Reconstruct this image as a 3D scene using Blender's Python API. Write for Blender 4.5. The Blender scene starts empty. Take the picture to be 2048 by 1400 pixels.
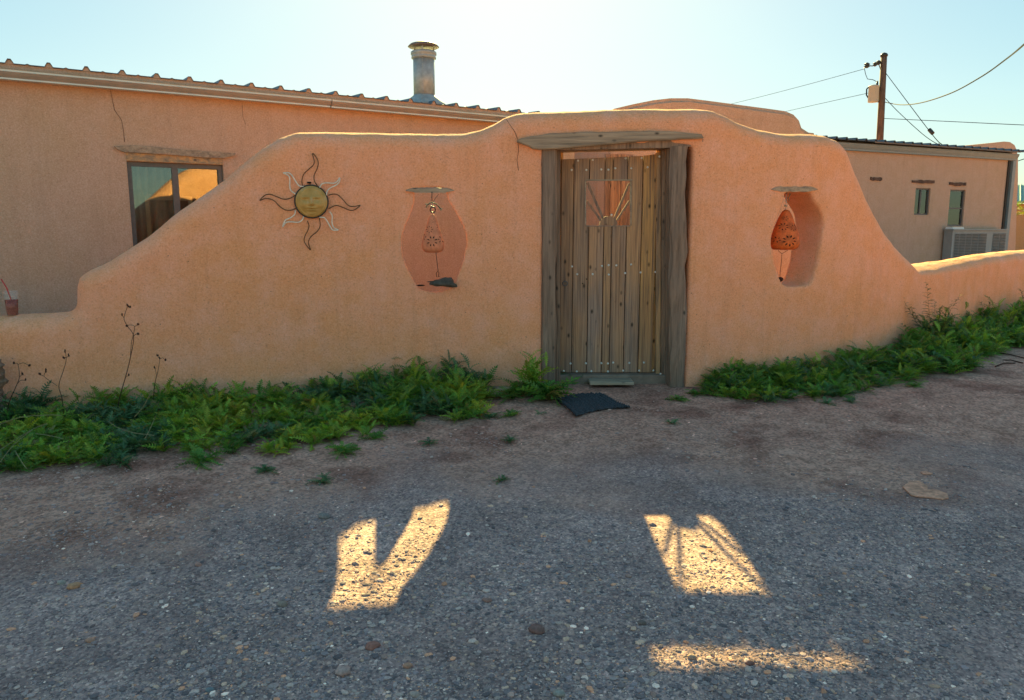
import bpy, bmesh, math, random
import numpy as np
from mathutils import Vector, Matrix, noise
from mathutils.geometry import tessellate_polygon
random.seed(7); rng = np.random.default_rng(7)
R = math.radians
sc = bpy.context.scene
C = sc.collection

# ------------------------------------------------------------------ camera
H = 1.40; F = 1525.0; PITCH = math.atan(245 / F)
cs, sn = math.cos(PITCH), math.sin(PITCH)
cd = bpy.data.cameras.new('camera'); cam = bpy.data.objects.new('camera', cd); C.objects.link(cam)
cam.location = (0, 0, H); cam.rotation_euler = (math.pi / 2 - PITCH, 0, 0)
cd.sensor_width = 36; cd.lens = 36 * F / 2048; cd.clip_start = .05; cd.clip_end = 3000
sc.camera = cam
# ------------------------------------------------------------------ sky + sun
SUN_EL = math.atan(.514); SUN_AZ = R(-1.0)
w = bpy.data.worlds.new('World'); sc.world = w; w.use_nodes = True
nt = w.node_tree; nt.nodes.clear()
sky = nt.nodes.new('ShaderNodeTexSky'); sky.sky_type = 'NISHITA'; sky.sun_disc = False
sky.sun_elevation = SUN_EL; sky.sun_rotation = SUN_AZ
sky.altitude = 1200; sky.air_density = 1.0; sky.dust_density = 1.2; sky.ozone_density = 2.0
hs = nt.nodes.new('ShaderNodeHueSaturation'); hs.inputs['Saturation'].default_value = 2.5
hs.inputs['Hue'].default_value = .5
bg = nt.nodes.new('ShaderNodeBackground'); bg.inputs[1].default_value = .125
wo = nt.nodes.new('ShaderNodeOutputWorld')
gm_ = nt.nodes.new('ShaderNodeGamma'); gm_.inputs[1].default_value = .34
tn = nt.nodes.new('ShaderNodeMix'); tn.data_type = 'RGBA'; tn.blend_type = 'MULTIPLY'; tn.inputs[0].default_value = 1; tn.inputs[7].default_value = (.895, .915, .84, 1)
nt.links.new(sky.outputs[0], gm_.inputs[0]); nt.links.new(gm_.outputs[0], tn.inputs[6]); nt.links.new(tn.outputs[2], hs.inputs['Color']); nt.links.new(hs.outputs[0], bg.inputs[0]); nt.links.new(bg.outputs[0], wo.inputs[0])
sd = bpy.data.lights.new('sun', 'SUN'); sd.energy = 5.0; sd.angle = R(.5); sd.color = (1, .86, .31)
so = bpy.data.objects.new('sun', sd); C.objects.link(so)
sdir = Vector((math.sin(SUN_AZ) * math.cos(SUN_EL), math.cos(SUN_AZ) * math.cos(SUN_EL), math.sin(SUN_EL)))
so.rotation_euler = (-sdir).to_track_quat('-Z', 'Y').to_euler(); so.location = (0, 20, 14)
sc.view_settings.view_transform = 'Standard'; sc.view_settings.look = 'None'
sc.view_settings.gamma = 1; sc.view_settings.use_curve_mapping = False
sc.view_settings.exposure = 2.1

# ------------------------------------------------------------------ geometry helpers
def ray(px, py):
    u = (px - 1024) / F; v = (700 - py) / F
    return u, cs + v * sn, -sn + v * cs
def P(px, py, Y):
    a, b, c = ray(px, py); return Vector((a / b * Y, Y, H + c / b * Y))
SL = .045
def gz(y):
    if y < -2: return -SL * 8.95
    if y < 8: return SL * (y - 6.95)
    return SL * 1.05
def Gd(px, py):
    a, b, c = ray(px, py); k = -c / b
    Y = (H + SL * 6.95) / (k + SL)
    if Y > 8: Y = (H - SL * 1.05) / k
    return Vector((a / b * Y, Y, gz(Y)))
def plane_hit(px, py, P0, d):
    """ray against the vertical plane through P0 along d -> (distance along, z)"""
    a, b, c = ray(px, py); r = a / b
    t = (r * P0[1] - P0[0]) / (d[0] - r * d[1])
    Y = P0[1] + d[1] * t
    return t, H + c / b * Y

def mk(name, verts, faces, mat, parent=None, smooth=False, **props):
    me = bpy.data.meshes.new(name)
    off = parent['_o'] if parent is not None and '_o' in parent else (0, 0, 0)
    if parent is not None:
        q = parent; off = Vector((0, 0, 0))
        while q is not None:
            off = off + q.location; q = q.parent
    vv = [(v[0] - off[0], v[1] - off[1], v[2] - off[2]) for v in verts]
    me.from_pydata(vv, [], [tuple(f) for f in faces]); me.update()
    if smooth: me.polygons.foreach_set('use_smooth', [True] * len(me.polygons))
    if mat: me.materials.append(mat)
    o = bpy.data.objects.new(name, me); C.objects.link(o)
    if parent is not None: o.parent = parent
    for k, v in props.items(): o[k] = v
    return o
def thing(name, loc, label, cat, group=None):
    o = bpy.data.objects.new(name, None); C.objects.link(o); o.location = loc
    o.empty_display_size = .1; o['label'] = label; o['category'] = cat
    if group: o['group'] = group
    return o
class MB:
    def __init__(s): s.v = []; s.f = []
    def add(s, v, f):
        n = len(s.v); s.v += [tuple(x) for x in v]; s.f += [tuple(i + n for i in q) for q in f]; return s
    def box(s, c, sz, ax=None, bev=0):
        ax = ax or (Vector((1, 0, 0)), Vector((0, 1, 0)), Vector((0, 0, 1)))
        c = Vector(c); bm = bmesh.new(); bmesh.ops.create_cube(bm, size=1)
        for v in bm.verts: v.co = Vector((v.co.x * sz[0], v.co.y * sz[1], v.co.z * sz[2]))
        if bev: bmesh.ops.bevel(bm, geom=bm.edges[:], offset=bev, segments=1, affect='EDGES')
        bm.verts.ensure_lookup_table()
        v = [c + ax[0] * q.co.x + ax[1] * q.co.y + ax[2] * q.co.z for q in bm.verts]
        for i, q in enumerate(bm.verts): q.index = i
        f = [[q.index for q in fa.verts] for fa in bm.faces]; bm.free()
        return s.add(v, f)
    def tube(s, pts, r, n=6, closed=False, cap=True):
        pts = [Vector(p) for p in pts]; m = len(pts); rr = r if isinstance(r, (list, tuple)) else [r] * m
        V = []; Fa = []
        up = None
        for i, p in enumerate(pts):
            a = pts[i - 1] if (i > 0 or closed) else p; b = pts[(i + 1) % m] if (i < m - 1 or closed) else p
            t = (b - a).normalized() if (b - a).length > 1e-9 else Vector((0, 0, 1))
            if up is None: up = Vector((0, 1, 0)) if abs(t.y) < .9 else Vector((1, 0, 0))
            x = t.cross(up).normalized(); up = x.cross(t).normalized()
            for k in range(n):
                an = 2 * math.pi * k / n; V.append(p + (x * math.cos(an) + up * math.sin(an)) * rr[i])
        L = m if closed else m - 1
        for i in range(L):
            for k in range(n):
                a = i * n + k; b = i * n + (k + 1) % n; c = ((i + 1) % m) * n + (k + 1) % n; d = ((i + 1) % m) * n + k
                Fa.append((a, b, c, d))
        if cap and not closed:
            Fa.append(tuple(range(n))[::-1]); Fa.append(tuple((m - 1) * n + k for k in range(n)))
        return s.add(V, Fa)
    def lathe(s, prof, c, n=24, sx=1, sy=1, cap=True):
        c = Vector(c); V = []; Fa = []
        for (r, z) in prof:
            for k in range(n):
                an = 2 * math.pi * k / n; V.append(c + Vector((r * math.cos(an) * sx, r * math.sin(an) * sy, z)))
        for i in range(len(prof) - 1):
            for k in range(n): Fa.append((i * n + k, i * n + (k + 1) % n, (i + 1) * n + (k + 1) % n, (i + 1) * n + k))
        if cap: Fa.append(tuple(range(n))[::-1]); Fa.append(tuple((len(prof) - 1) * n + k for k in range(n)))
        return s.add(V, Fa)
    def prism(s, polys, fn, d0, d1):
        """polys: outer + holes in 2D; fn(a,b,depth)->point"""
        tri = tessellate_polygon([[Vector((p[0], p[1], 0)) for p in q] for q in polys])
        flat = [p for q in polys for p in q]; n = len(flat)
        V = [fn(p[0], p[1], d0) for p in flat] + [fn(p[0], p[1], d1) for p in flat]
        Fa = []
        for t in tri:
            t = list(t); Fa.append(t); Fa.append([i + n for i in t[::-1]])
        k = 0
        for q in polys:
            m = len(q)
            for i in range(m):
                a = k + i; b = k + (i + 1) % m; Fa.append([a, b, b + n, a + n])
            k += m
        return s.add(V, Fa)
    def build(s, name, mat, parent=None, smooth=False, fix=True, **kw):
        o = mk(name, s.v, s.f, mat, parent, smooth, **kw)
        if fix:
            bm = bmesh.new(); bm.from_mesh(o.data); bmesh.ops.recalc_face_normals(bm, faces=bm.faces[:]); bm.to_mesh(o.data); bm.free()
        return o
def beam(p0, p1, wid, dep, seed=0, rings=14, jit=.004, chip=.0, axw=None):
    """hewn timber: lofted bevelled rectangle with wavering faces; wid along axw, dep across"""
    p0 = Vector(p0); p1 = Vector(p1); t = (p1 - p0).normalized()
    axw = Vector(axw) if axw else Vector((1, 0, 0)); axw = (axw - t * axw.dot(t)).normalized(); axd = t.cross(axw).normalized()
    b = .12; prof = [(-.5, -.5 + b), (-.5 + b, -.5), (0, -.5), (.5 - b, -.5), (.5, -.5 + b), (.5, .5 - b), (.5 - b, .5), (-.5 + b, .5), (-.5, .5 - b)]
    V = []; Fa = []; m = len(prof)
    mn = min(wid, dep)
    for i in range(rings):
        f = i / (rings - 1); c = p0.lerp(p1, f)
        for k, (a, d) in enumerate(prof):
            j = noise.noise(Vector((seed * 7.3 + k * .6, f * rings * .45, seed))) * jit * 2
            j2 = noise.noise(Vector((seed * 3.1, f * rings * 1.3, k * 2.1))) * chip
            aa = a * wid + (j + j2) * (1 if a > 0 else -1); dd = d * dep + j * (1 if d > 0 else -1)
            V.append(c + axw * aa + axd * dd)
    for i in range(rings - 1):
        for k in range(m): Fa.append((i * m + k, i * m + (k + 1) % m, (i + 1) * m + (k + 1) % m, (i + 1) * m + k))
    Fa.append(tuple(range(m))); Fa.append(tuple((rings - 1) * m + k for k in range(m)))
    return MB().add(V, Fa)

# ------------------------------------------------------------------ material helpers
class N:
    def __init__(s, name, rough=.9, spec=.2, metal=0):
        s.m = bpy.data.materials.new(name); s.m.use_nodes = True; s.t = s.m.node_tree; s.b = s.t.nodes['Principled BSDF']
        s.b.inputs['Roughness'].default_value = rough; s.b.inputs['Specular IOR Level'].default_value = spec; s.b.inputs['Metallic'].default_value = metal
    def n(s, t, **k):
        x = s.t.nodes.new(t)
        for a, v in k.items(): setattr(x, a, v)
        return x
    def l(s, a, b): s.t.links.new(a, b)
    def co(s, kind='Object', scale=(1, 1, 1)):
        if kind == 'World': tc = s.n('ShaderNodeNewGeometry'); out = tc.outputs['Position']
        else: tc = s.n('ShaderNodeTexCoord'); out = tc.outputs[kind]
        mp = s.n('ShaderNodeMapping'); mp.inputs['Scale'].default_value = scale; s.l(out, mp.inputs[0]); return mp.outputs[0]
    def noise(s, vec, scale, detail=4, rough=.55, dist=0):
        x = s.n('ShaderNodeTexNoise'); x.inputs['Scale'].default_value = scale; x.inputs['Detail'].default_value = detail
        x.inputs['Roughness'].default_value = rough; x.inputs['Distortion'].default_value = dist; s.l(vec, x.inputs['Vector']); return x
    def vor(s, vec, scale, feature='F1', rnd=1):
        x = s.n('ShaderNodeTexVoronoi', feature=feature); x.inputs['Scale'].default_value = scale; x.inputs['Randomness'].default_value = rnd; s.l(vec, x.inputs['Vector']); return x
    def ramp(s, fac, stops, interp='LINEAR'):
        x = s.n('ShaderNodeValToRGB'); x.color_ramp.interpolation = interp; e = x.color_ramp.elements
        while len(e) < len(stops): e.new(.5)
        for i, (p, c) in enumerate(stops):
            e[i].position = p; e[i].color = (c if isinstance(c, tuple) else (c, c, c)) + (1,)
        s.l(fac, x.inputs[0]); return x.outputs[0]
    def mix(s, a, b, f, mode='MIX'):
        x = s.n('ShaderNodeMix', data_type='RGBA', blend_type=mode)
        if isinstance(f, (int, float)): x.inputs[0].default_value = f
        else: s.l(f, x.inputs[0])
        for sock, v in ((x.inputs[6], a), (x.inputs[7], b)):
            if isinstance(v, tuple): sock.default_value = v + (1,)
            else: s.l(v, sock)
        return x.outputs[2]
    def math(s, op, a, b=None):
        x = s.n('ShaderNodeMath', operation=op)
        for i, v in enumerate((a, b)):
            if v is None: continue
            if isinstance(v, (int, float)): x.inputs[i].default_value = v
            else: s.l(v, x.inputs[i])
        return x.outputs[0]
    def bump(s, h, dist, strength=1, prev=None):
        x = s.n('ShaderNodeBump'); x.inputs['Distance'].default_value = dist; x.inputs['Strength'].default_value = strength
        s.l(h, x.inputs['Height'])
        if prev is not None: s.l(prev, x.inputs['Normal'])
        s.l(x.outputs[0], s.b.inputs['Normal']); return x.outputs[0]
    def col(s, c):
        if isinstance(c, tuple): s.b.inputs['Base Color'].default_value = c + (1,)
        else: s.l(c, s.b.inputs['Base Color'])
        return s

def stucco(name, c1, c2, c3, grain=1.0, pits=True):
    m = N(name, .93, .15); v = m.co('World')
    big = m.noise(v, .9, 5, .6, .4); mid = m.noise(v, 4.5, 4, .6)
    c = m.mix(c1, c2, m.ramp(big.outputs[0], [(.35, 0.), (.65, 1.)]))
    c = m.mix(c, c3, m.ramp(mid.outputs[0], [(.42, 0.), (.66, .6)]))
    fine = m.noise(v, 75, 3, .7)
    c = m.mix(c, (.62, .62, .62), m.ramp(fine.outputs[0], [(.3, 0.), (.5, .0), (.75, .22)]), 'SCREEN')
    c = m.mix(c, m.ramp(fine.outputs[0], [(.3, .7), (.44, 1.), (.7, 1.08)]), .8, 'MULTIPLY')
    # faint vertical runs of washed plaster
    vs = m.co('World', (9, 9, .5)); run = m.noise(vs, 1.4, 3, .6)
    c = m.mix(c, m.ramp(run.outputs[0], [(.33, .88), (.5, 1.02)]), .4, 'MULTIPLY')
    if pits:
        pv = m.vor(v, 11); d = m.ramp(pv.outputs['Distance'], [(.035, .35), (.06, 1.)])
        c = m.mix(c, d, .9, 'MULTIPLY')
    m.col(c)
    h2 = m.noise(v, 24, 4, .65); b = m.bump(h2.outputs[0], .010 * grain, .7)
    h = m.noise(v, 110, 2, .6); m.bump(h.outputs[0], .006 * grain, .8, b)
    return m.m
def wood(name, grey, warm, dark, gscale=1.0, axis='z', bump=.003, warmth=.5):
    m = N(name, .85, .2)
    k = 38 * gscale
    sc_ = {'z': (k, k, 1.6), 'x': (1.6, k, k)}[axis]
    v = m.co('Object', sc_); info = m.n('ShaderNodeObjectInfo')
    add = m.n('ShaderNodeVectorMath', operation='ADD'); m.l(v, add.inputs[0])
    sh = m.n('ShaderNodeVectorMath', operation='SCALE'); m.l(info.outputs['Color'], sh.inputs[0]); sh.inputs['Scale'].default_value = 40; m.l(sh.outputs[0], add.inputs[1])
    g = m.noise(add.outputs[0], 1.0, 4, .6, .35)
    v2 = m.co('Object', {'z': (5, 5, 1.2), 'x': (1.2, 5, 5)}[axis]); a2 = m.n('ShaderNodeVectorMath', operation='ADD'); m.l(v2, a2.inputs[0]); m.l(sh.outputs[0], a2.inputs[1])
    patch = m.noise(a2.outputs[0], 1.0, 3, .6)
    base = m.mix(grey, warm, m.ramp(patch.outputs[0], [(.40, 0.), (.62, warmth)]))
    # object colour: red channel = how much fresh ochre wood this piece shows
    sep = m.n('ShaderNodeSeparateColor'); m.l(info.outputs['Color'], sep.inputs[0])
    och = m.math('MULTIPLY', sep.outputs[0], m.ramp(g.outputs[0], [(.38, .25), (.58, 1.)]))
    if name == 'door_wood':
        sz_ = m.n('ShaderNodeSeparateXYZ'); m.l(m.co('Object'), sz_.inputs[0]); och = m.math('MULTIPLY', och, m.math('MAXIMUM', m.ramp(sz_.outputs['Z'], [(.25, .35), (1., 1.)]), 0))
    base = m.mix(base, (.70, .36, .13), och)
    base = m.mix(base, m.ramp(g.outputs[0], [(.3, .5), (.45, .88), (.66, 1.25)]), .9, 'MULTIPLY')
    base = m.mix(base, m.ramp(sep.outputs[2], [(0., .8), (1., 1.2)]), 1., 'MULTIPLY')
    fg = m.noise(add.outputs[0], 2.7, 3, .6); base = m.mix(base, m.ramp(fg.outputs[0], [(.38, .7), (.5, 1.)]), .6, 'MULTIPLY')
    crack = m.ramp(g.outputs[0], [(.19, 1.), (.26, 0.)])
    base = m.mix(base, dark, crack)
    kv = m.co('Object', {'z': (11, 11, 6), 'x': (6, 11, 11)}[axis]); ak = m.n('ShaderNodeVectorMath', operation='ADD'); m.l(kv, ak.inputs[0]); m.l(sh.outputs[0], ak.inputs[1])
    kn = m.vor(ak.outputs[0], 1.0); base = m.mix(dark, base, m.ramp(kn.outputs['Distance'], [(.05, .1), (.17, 1.)]))
    m.col(base); m.bump(g.outputs[0], bump, .9)
    return m.m
def plain(name, c, rough=.7, spec=.3, metal=0, var=.25, scale=30, bump=0):
    m = N(name, rough, spec, metal); v = m.co('Object'); n = m.noise(v, scale, 4, .6)
    m.col(m.mix(c, tuple(x * (1 - var) for x in c), m.ramp(n.outputs[0], [(.35, 0.), (.65, 1.)])))
    if bump: m.bump(n.outputs[0], bump)
    return m.m

M = {}
M['adobe'] = stucco('adobe_plaster', (.90, .375, .20), (.85, .36, .165), (.92, .43, .285), 1.1)
M['house'] = stucco('house_plaster', (.57, .35, .245), (.54, .34, .22), (.60, .38, .275), .5, False)
M['hump'] = stucco('parapet_plaster', (.50, .32, .23), (.47, .31, .205), (.53, .355, .26), .5, False)
M['farwall'] = stucco('far_plaster', (.52, .25, .10), (.48, .24, .09), (.52, .27, .13), .4, False)
M['door'] = wood('door_wood', (.285, .195, .155), (.47, .255, .14), (.03, .024, .018), 1.9, 'z', .003, .8)
M['post'] = wood('post_wood', (.265, .185, .145), (.33, .205, .14), (.03, .027, .024), .8, 'z', .006, .5)
M['lintel'] = wood('lintel_wood', (.40, .30, .22), (.36, .26, .18), (.05, .042, .035), .9, 'x', .006, .4)
M['board'] = wood('board_wood', (.42, .36, .29), (.45, .34, .20), (.08, .06, .05), .6, 'x', .002, .3)
M['stud'] = plain('nail_steel', (.85, .82, .76), .4, .5, .2, .15)
M['darkmetal'] = plain('dark_metal', (.05, .045, .04), .5, .4, .3)
M['frame'] = plain('window_metal', (.13, .125, .125), .45, .4, .2, .2)
M['gutter'] = plain('gutter_metal', (.66, .60, .52), .32, .5, .55, .12, 6)
M['gutter_grey'] = plain('gutter_grey_metal', (.27, .30, .30), .5, .4, 0, .12, 6)
M['roof'] = plain('roof_metal', (.22, .16, .135), .5, .4, .1, .25, 5)
M['roofblue'] = plain('roof_edge_metal', (.10, .12, .15), .5, .4, .1, .2, 5)
M['pipe'] = plain('flue_metal', (.42, .44, .44), .5, .5, .25, .3, 14)
M['brownwire'] = plain('brown_wire', (.16, .075, .03), .6, .3, .3)
M['whitewire'] = plain('white_wire', (.92, .82, .68), .6, .3, 0)
M['bellclay'] = plain('bell_clay', (.78, .27, .14), .7, .3, 0, .3, 22, .001)
M['bellrust'] = plain('bell_rust', (.85, .17, .035), .6, .3, 0, .5, 18, .001)
M['black'] = plain('black_hole', (.012, .010, .010), .9, .1)
M['rope'] = plain('rope', (.42, .34, .22), .9, .1)
M['stoneclap'] = plain('dark_stone', (.10, .09, .075), .75, .3, 0, .5, 30, .002)
M['rubber'] = plain('mat_rubber', (.055, .055, .065), .6, .4, 0, .75, 90, .003)
M['concrete'] = plain('concrete', (.30, .22, .17), .92, .1, 0, .3, 12, .004)
M['ac'] = plain('cooler_paint', (.36, .35, .33), .6, .3, 0, .12, 5)
M['acdark'] = plain('cooler_louver', (.20, .20, .20), .6, .3, 0, .2, 8)
M['white'] = plain('white_plastic', (.75, .75, .72), .5, .3, 0, .05)
M['polewood'] = wood('pole_wood', (.14, .085, .065), (.18, .09, .06), (.05, .03, .03), .3, 'z', .004, .6)
M['transformer'] = plain('transformer_paint', (.38, .38, .36), .5, .4, 0, .1)
M['cable'] = plain('cable_black', (.02, .025, .028), 1., 0.)
M['cablepale'] = plain('cable_pale', (.10, .10, .09), .9, .05)
M['greenroof'] = plain('green_roof', (.20, .34, .27), .5, .4, 0, .15, 3)
M['redstraw'] = plain('red_straw', (.60, .03, .03), .4, .4, 0, .05)
M['curtain'] = plain('curtain_cloth', (.42, .38, .32), .9, .1, 0, .3, 6)
M['reflectframe'] = plain('pale_frame', (.62, .50, .36), .6, .3, 0, .1)
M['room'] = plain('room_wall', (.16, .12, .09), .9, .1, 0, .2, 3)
M['crack'] = plain('crack', (.12, .055, .035), .95, .05)
M['scrap'] = plain('tan_scrap', (.88, .40, .26), .9, .1, 0, .45, 30, .003)
M['drystem'] = plain('dry_stem', (.075, .035, .025), .9, .1, 0, .3)
M['straw'] = plain('straw', (.32, .27, .14), .9, .1, 0, .3)
m = N('bronze_face', .5, .5, .2); v = m.co('Object'); n_ = m.noise(v, 14, 4, .6)
m.col(m.ramp(n_.outputs[0], [(.3, (.42, .235, .05)), (.55, (.52, .31, .09)), (.75, (.56, .38, .2))])); m.bump(n_.outputs[0], .002)
M['sunface'] = m.m
m = N('window_glass', .05, .5); g = m.n('ShaderNodeBsdfGlossy'); g.inputs['Roughness'].default_value = .02; g.inputs['Color'].default_value = (.85, .9, .88, 1)
tr = m.n('ShaderNodeBsdfTransparent'); tr.inputs['Color'].default_value = (.75, .78, .74, 1)
fr = m.n('ShaderNodeFresnel'); fr.inputs['IOR'].default_value = 1.5
mxs = m.n('ShaderNodeMixShader'); ad = m.math('ADD', fr.outputs[0], .08); m.l(ad, mxs.inputs[0]); m.l(tr.outputs[0], mxs.inputs[1]); m.l(g.outputs[0], mxs.inputs[2])
m.l(mxs.outputs[0], m.t.nodes['Material Output'].inputs['Surface']); M['glass'] = m.m
m = N('clear_plastic', .08, .5); m.b.inputs['Base Color'].default_value = (.9, .9, .88, 1); m.b.inputs['Alpha'].default_value = .07; M['clear'] = m.m
m = N('cola', .1, .5); m.col((.22, .02, .01)); M['cola'] = m.m

# ground: blue-grey gravel, brown dirt towards the wall and the left
m = N('gravel_ground', .95, .12); v = m.co('World')
sep = m.n('ShaderNodeSeparateXYZ'); m.l(v, sep.inputs[0])
big = m.noise(v, .7, 5, .6, .5)
mask = m.math('ADD', m.math('MULTIPLY', big.outputs[0], 2.6), m.math('MULTIPLY', m.math('SUBTRACT', sep.outputs['Y'], 4.55), .75))
mask = m.math('ADD', mask, m.math('MULTIPLY', m.math('MAXIMUM', m.math('SUBTRACT', -.7, sep.outputs['X']), 0), .62))
dirt = m.ramp(m.math('SUBTRACT', mask, .92), [(0., 0.), (.7, 1.)])
midn = m.noise(v, 9, 5, .65)
dcol = m.ramp(midn.outputs[0], [(.3, (.46, .22, .155)), (.5, (.62, .31, .225)), (.7, (.72, .38, .28))])
vr = m.vor(v, 95); vr2 = m.vor(v, 42)
gcol = m.ramp(vr.outputs['Color'], [(.2, (.11, .10, .105)), (.5, (.24, .215, .21)), (.8, (.36, .32, .30)), (.97, (.66, .60, .54))])
gcol2 = m.ramp(vr2.outputs['Color'], [(.2, (.13, .12, .12)), (.6, (.27, .235, .22)), (.9, (.44, .37, .30))])
gcol = m.mix(gcol, gcol2, .4)
gm = m.noise(v, 2.2, 4, .6); gcol = m.mix(gcol, m.ramp(gm.outputs[0], [(.35, .72), (.65, 1.15)]), 1., 'MULTIPLY')
spk = m.vor(v, 60); dcol = m.mix(dcol, m.ramp(spk.outputs['Color'], [(.3, .55), (.6, 1.), (.93, 1.1), (.97, 2.4)]), .8, 'MULTIPLY')
damp = m.noise(v, 1.6, 3, .5, .3); dcol = m.mix(dcol, m.ramp(damp.outputs[0], [(.36, (.5, .42, .42)), (.5, (1., 1., 1.))]), .8, 'MULTIPLY')
m.col(m.mix(m.mix(gcol, (1.72, 1.19, 1.10), 1., 'MULTIPLY'), dcol, dirt))
b1 = m.bump(m.ramp(vr2.outputs['Distance'], [(0., 1.), (.8, 0.)]), .004, .4)
b2 = m.bump(vr.outputs['Distance'], .004, .6, b1)
M['ground'] = m.m
m = N('pebbles', .85, .25); at = m.n('ShaderNodeAttribute', attribute_name='tint'); nn = m.noise(m.co('World'), 160, 2)
m.col(m.mix(at.outputs['Color'], m.ramp(nn.outputs[0], [(.3, .75), (.7, 1.15)]), .8, 'MULTIPLY')); M['pebble'] = m.m
m = N('weed_leaf', .6, .3); at = m.n('ShaderNodeAttribute', attribute_name='tint'); nn = m.noise(m.co('World'), 60, 2)
cc = m.mix(at.outputs['Color'], m.ramp(nn.outputs[0], [(.3, .75), (.7, 1.2)]), .8, 'MULTIPLY'); m.col(cc)
tl = m.n('ShaderNodeBsdfTranslucent'); m.l(m.mix(cc, (1.5, 1.9, .5), .6, 'MULTIPLY'), tl.inputs['Color'])
ms = m.n('ShaderNodeMixShader'); ms.inputs[0].default_value = .3; m.l(m.b.outputs[0], ms.inputs[1]); m.l(tl.outputs[0], ms.inputs[2])
m.l(ms.outputs[0], m.t.nodes['Material Output'].inputs['Surface']); M['leaf'] = m.m

# ------------------------------------------------------------------ ground sheet
def axis_pts(lo, hi, step, far):
    a = list(np.arange(lo, hi, step)); s = step; x = lo; L = []
    while x > -far: s *= 1.22; x -= s; L.append(x)
    s = step; x = a[-1]; Rr = []
    while x < far: s *= 1.22; x += s; Rr.append(x)
    return np.array(L[::-1] + a + Rr)
gx = axis_pts(-5.5, 8.0, .032, 900); gy = axis_pts(1.6, 8.6, .032, 900)
XX, YY = np.meshgrid(gx, gy)
def gh(x, y):
    near = max(0, 1 - max(abs(x - 1) - 9, abs(y - 5) - 6, 0) / 4)
    p = Vector((x, y, 0))
    h = noise.noise(p * .9) * .018 + noise.noise(p * 3.1) * .007 + noise.noise(p * 11) * .0035 + noise.noise(p * 31) * .003
    return gz(y) + h * near
ZZ = np.array([gh(float(x), float(y)) for x, y in zip(XX.ravel(), YY.ravel())])
nx, ny = len(gx), len(gy)
idx = np.arange(nx * ny).reshape(ny, nx)
Fq = np.stack([idx[:-1, :-1], idx[:-1, 1:], idx[1:, 1:], idx[1:, :-1]], -1).reshape(-1, 4)
def npmesh(name, V, Fc, mat, smooth=False, tint=None, parent=None):
    me = bpy.data.meshes.new(name); k = Fc.shape[1]
    me.vertices.add(len(V)); me.vertices.foreach_set('co', V.astype(np.float32).ravel())
    me.loops.add(Fc.size); me.loops.foreach_set('vertex_index', Fc.astype(np.int32).ravel())
    me.polygons.add(len(Fc)); me.polygons.foreach_set('loop_start', np.arange(0, Fc.size, k, dtype=np.int32))
    me.update(calc_edges=True)
    me.polygons.foreach_set('use_smooth', [smooth] * len(Fc))
    if tint is not None:
        a = me.attributes.new('tint', 'FLOAT_COLOR', 'POINT'); a.data.foreach_set('color', np.c_[tint, np.ones(len(tint))].astype(np.float32).ravel())
    me.materials.append(mat); o = bpy.data.objects.new(name, me); C.objects.link(o)
    if parent is not None: o.parent = parent
    return o
g = npmesh('ground', np.c_[XX.ravel(), YY.ravel(), ZZ], Fq, M['ground'], True); g['kind'] = 'structure'

# ------------------------------------------------------------------ adobe garden wall
ctrl = [(-9.5, 4.9), (-6.5, 5.4), (-4.04, 5.87), (-2.2, 6.33), (-.9, 6.62), (-.24, 6.70), (.3, 6.72), (1.2, 6.72), (1.74, 6.74), (2.75, 7.12), (3.92, 7.8), (5.6, 9.15), (7.3, 10.5), (9.5, 12.3)]
def catmull(pts, n=24):
    out = []
    for i in range(len(pts) - 1):
        p0 = pts[max(i - 1, 0)]; p1 = pts[i]; p2 = pts[i + 1]; p3 = pts[min(i + 2, len(pts) - 1)]
        for k in range(n):
            t = k / n
            out.append(tuple(.5 * ((2 * p1[j]) + (-p0[j] + p2[j]) * t + (2 * p0[j] - 5 * p1[j] + 4 * p2[j] - p3[j]) * t * t + (-p0[j] + 3 * p1[j] - 3 * p2[j] + p3[j]) * t ** 3) for j in range(len(p1))))
    out.append(tuple(pts[-1])); return out
plan = np.array(catmull(ctrl)); seg = np.hypot(*np.diff(plan, axis=0).T); S = np.r_[0, np.cumsum(seg)]
ratio = plan[:, 0] / plan[:, 1]
def planS(s):
    x = np.interp(s, S, plan[:, 0]); y = np.interp(s, S, plan[:, 1]); e = .05
    tx = np.interp(s + e, S, plan[:, 0]) - np.interp(s - e, S, plan[:, 0]); ty = np.interp(s + e, S, plan[:, 1]) - np.interp(s - e, S, plan[:, 1])
    n = np.hypot(tx, ty); return x, y, tx / n, ty / n
def Wsz(px, py, off=0.):
    a, b, c = ray(px, py); s = float(np.interp(a / b, ratio, S))
    Y = float(np.interp(s, S, plan[:, 1])) + off
    return s, H + c / b * Y
def Wpt(s, z, dep=0.):
    """point at distance dep behind the wall's front face"""
    x, y, tx, ty = planS(s); return Vector((float(x - ty * dep), float(y + tx * dep), z))
def Wp(px, py, dep=0.):
    s, z = Wsz(px, py); return Wpt(s, z, dep)
TH = .36
top_px = [(-900, 655), (-300, 648), (0, 631), (80, 627), (134, 622), (142, 614), (143, 575), (147, 556), (168, 541), (215, 521), (262, 490), (300, 466), (350, 425), (400, 391), (440, 364), (480, 330), (520, 299), (560, 275), (592, 265), (650, 264), (750, 266), (850, 268), (930, 267), (962, 261), (990, 248), (1010, 236), (1035, 228), (1080, 225), (1130, 223), (1200, 221), (1300, 218), (1400, 218), (1438, 221), (1465, 231), (1490, 244), (1530, 259), (1580, 267), (1630, 269), (1668, 271), (1690, 279), (1705, 297), (1720, 332), (1740, 382), (1760, 425), (1780, 460), (1800, 486), (1820, 506), (1845, 524), (1875, 523), (1930, 516), (1990, 506), (2048, 500), (2250, 492), (2600, 486)]
top = [Wsz(x, y, .14) for x, y in top_px]
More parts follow.
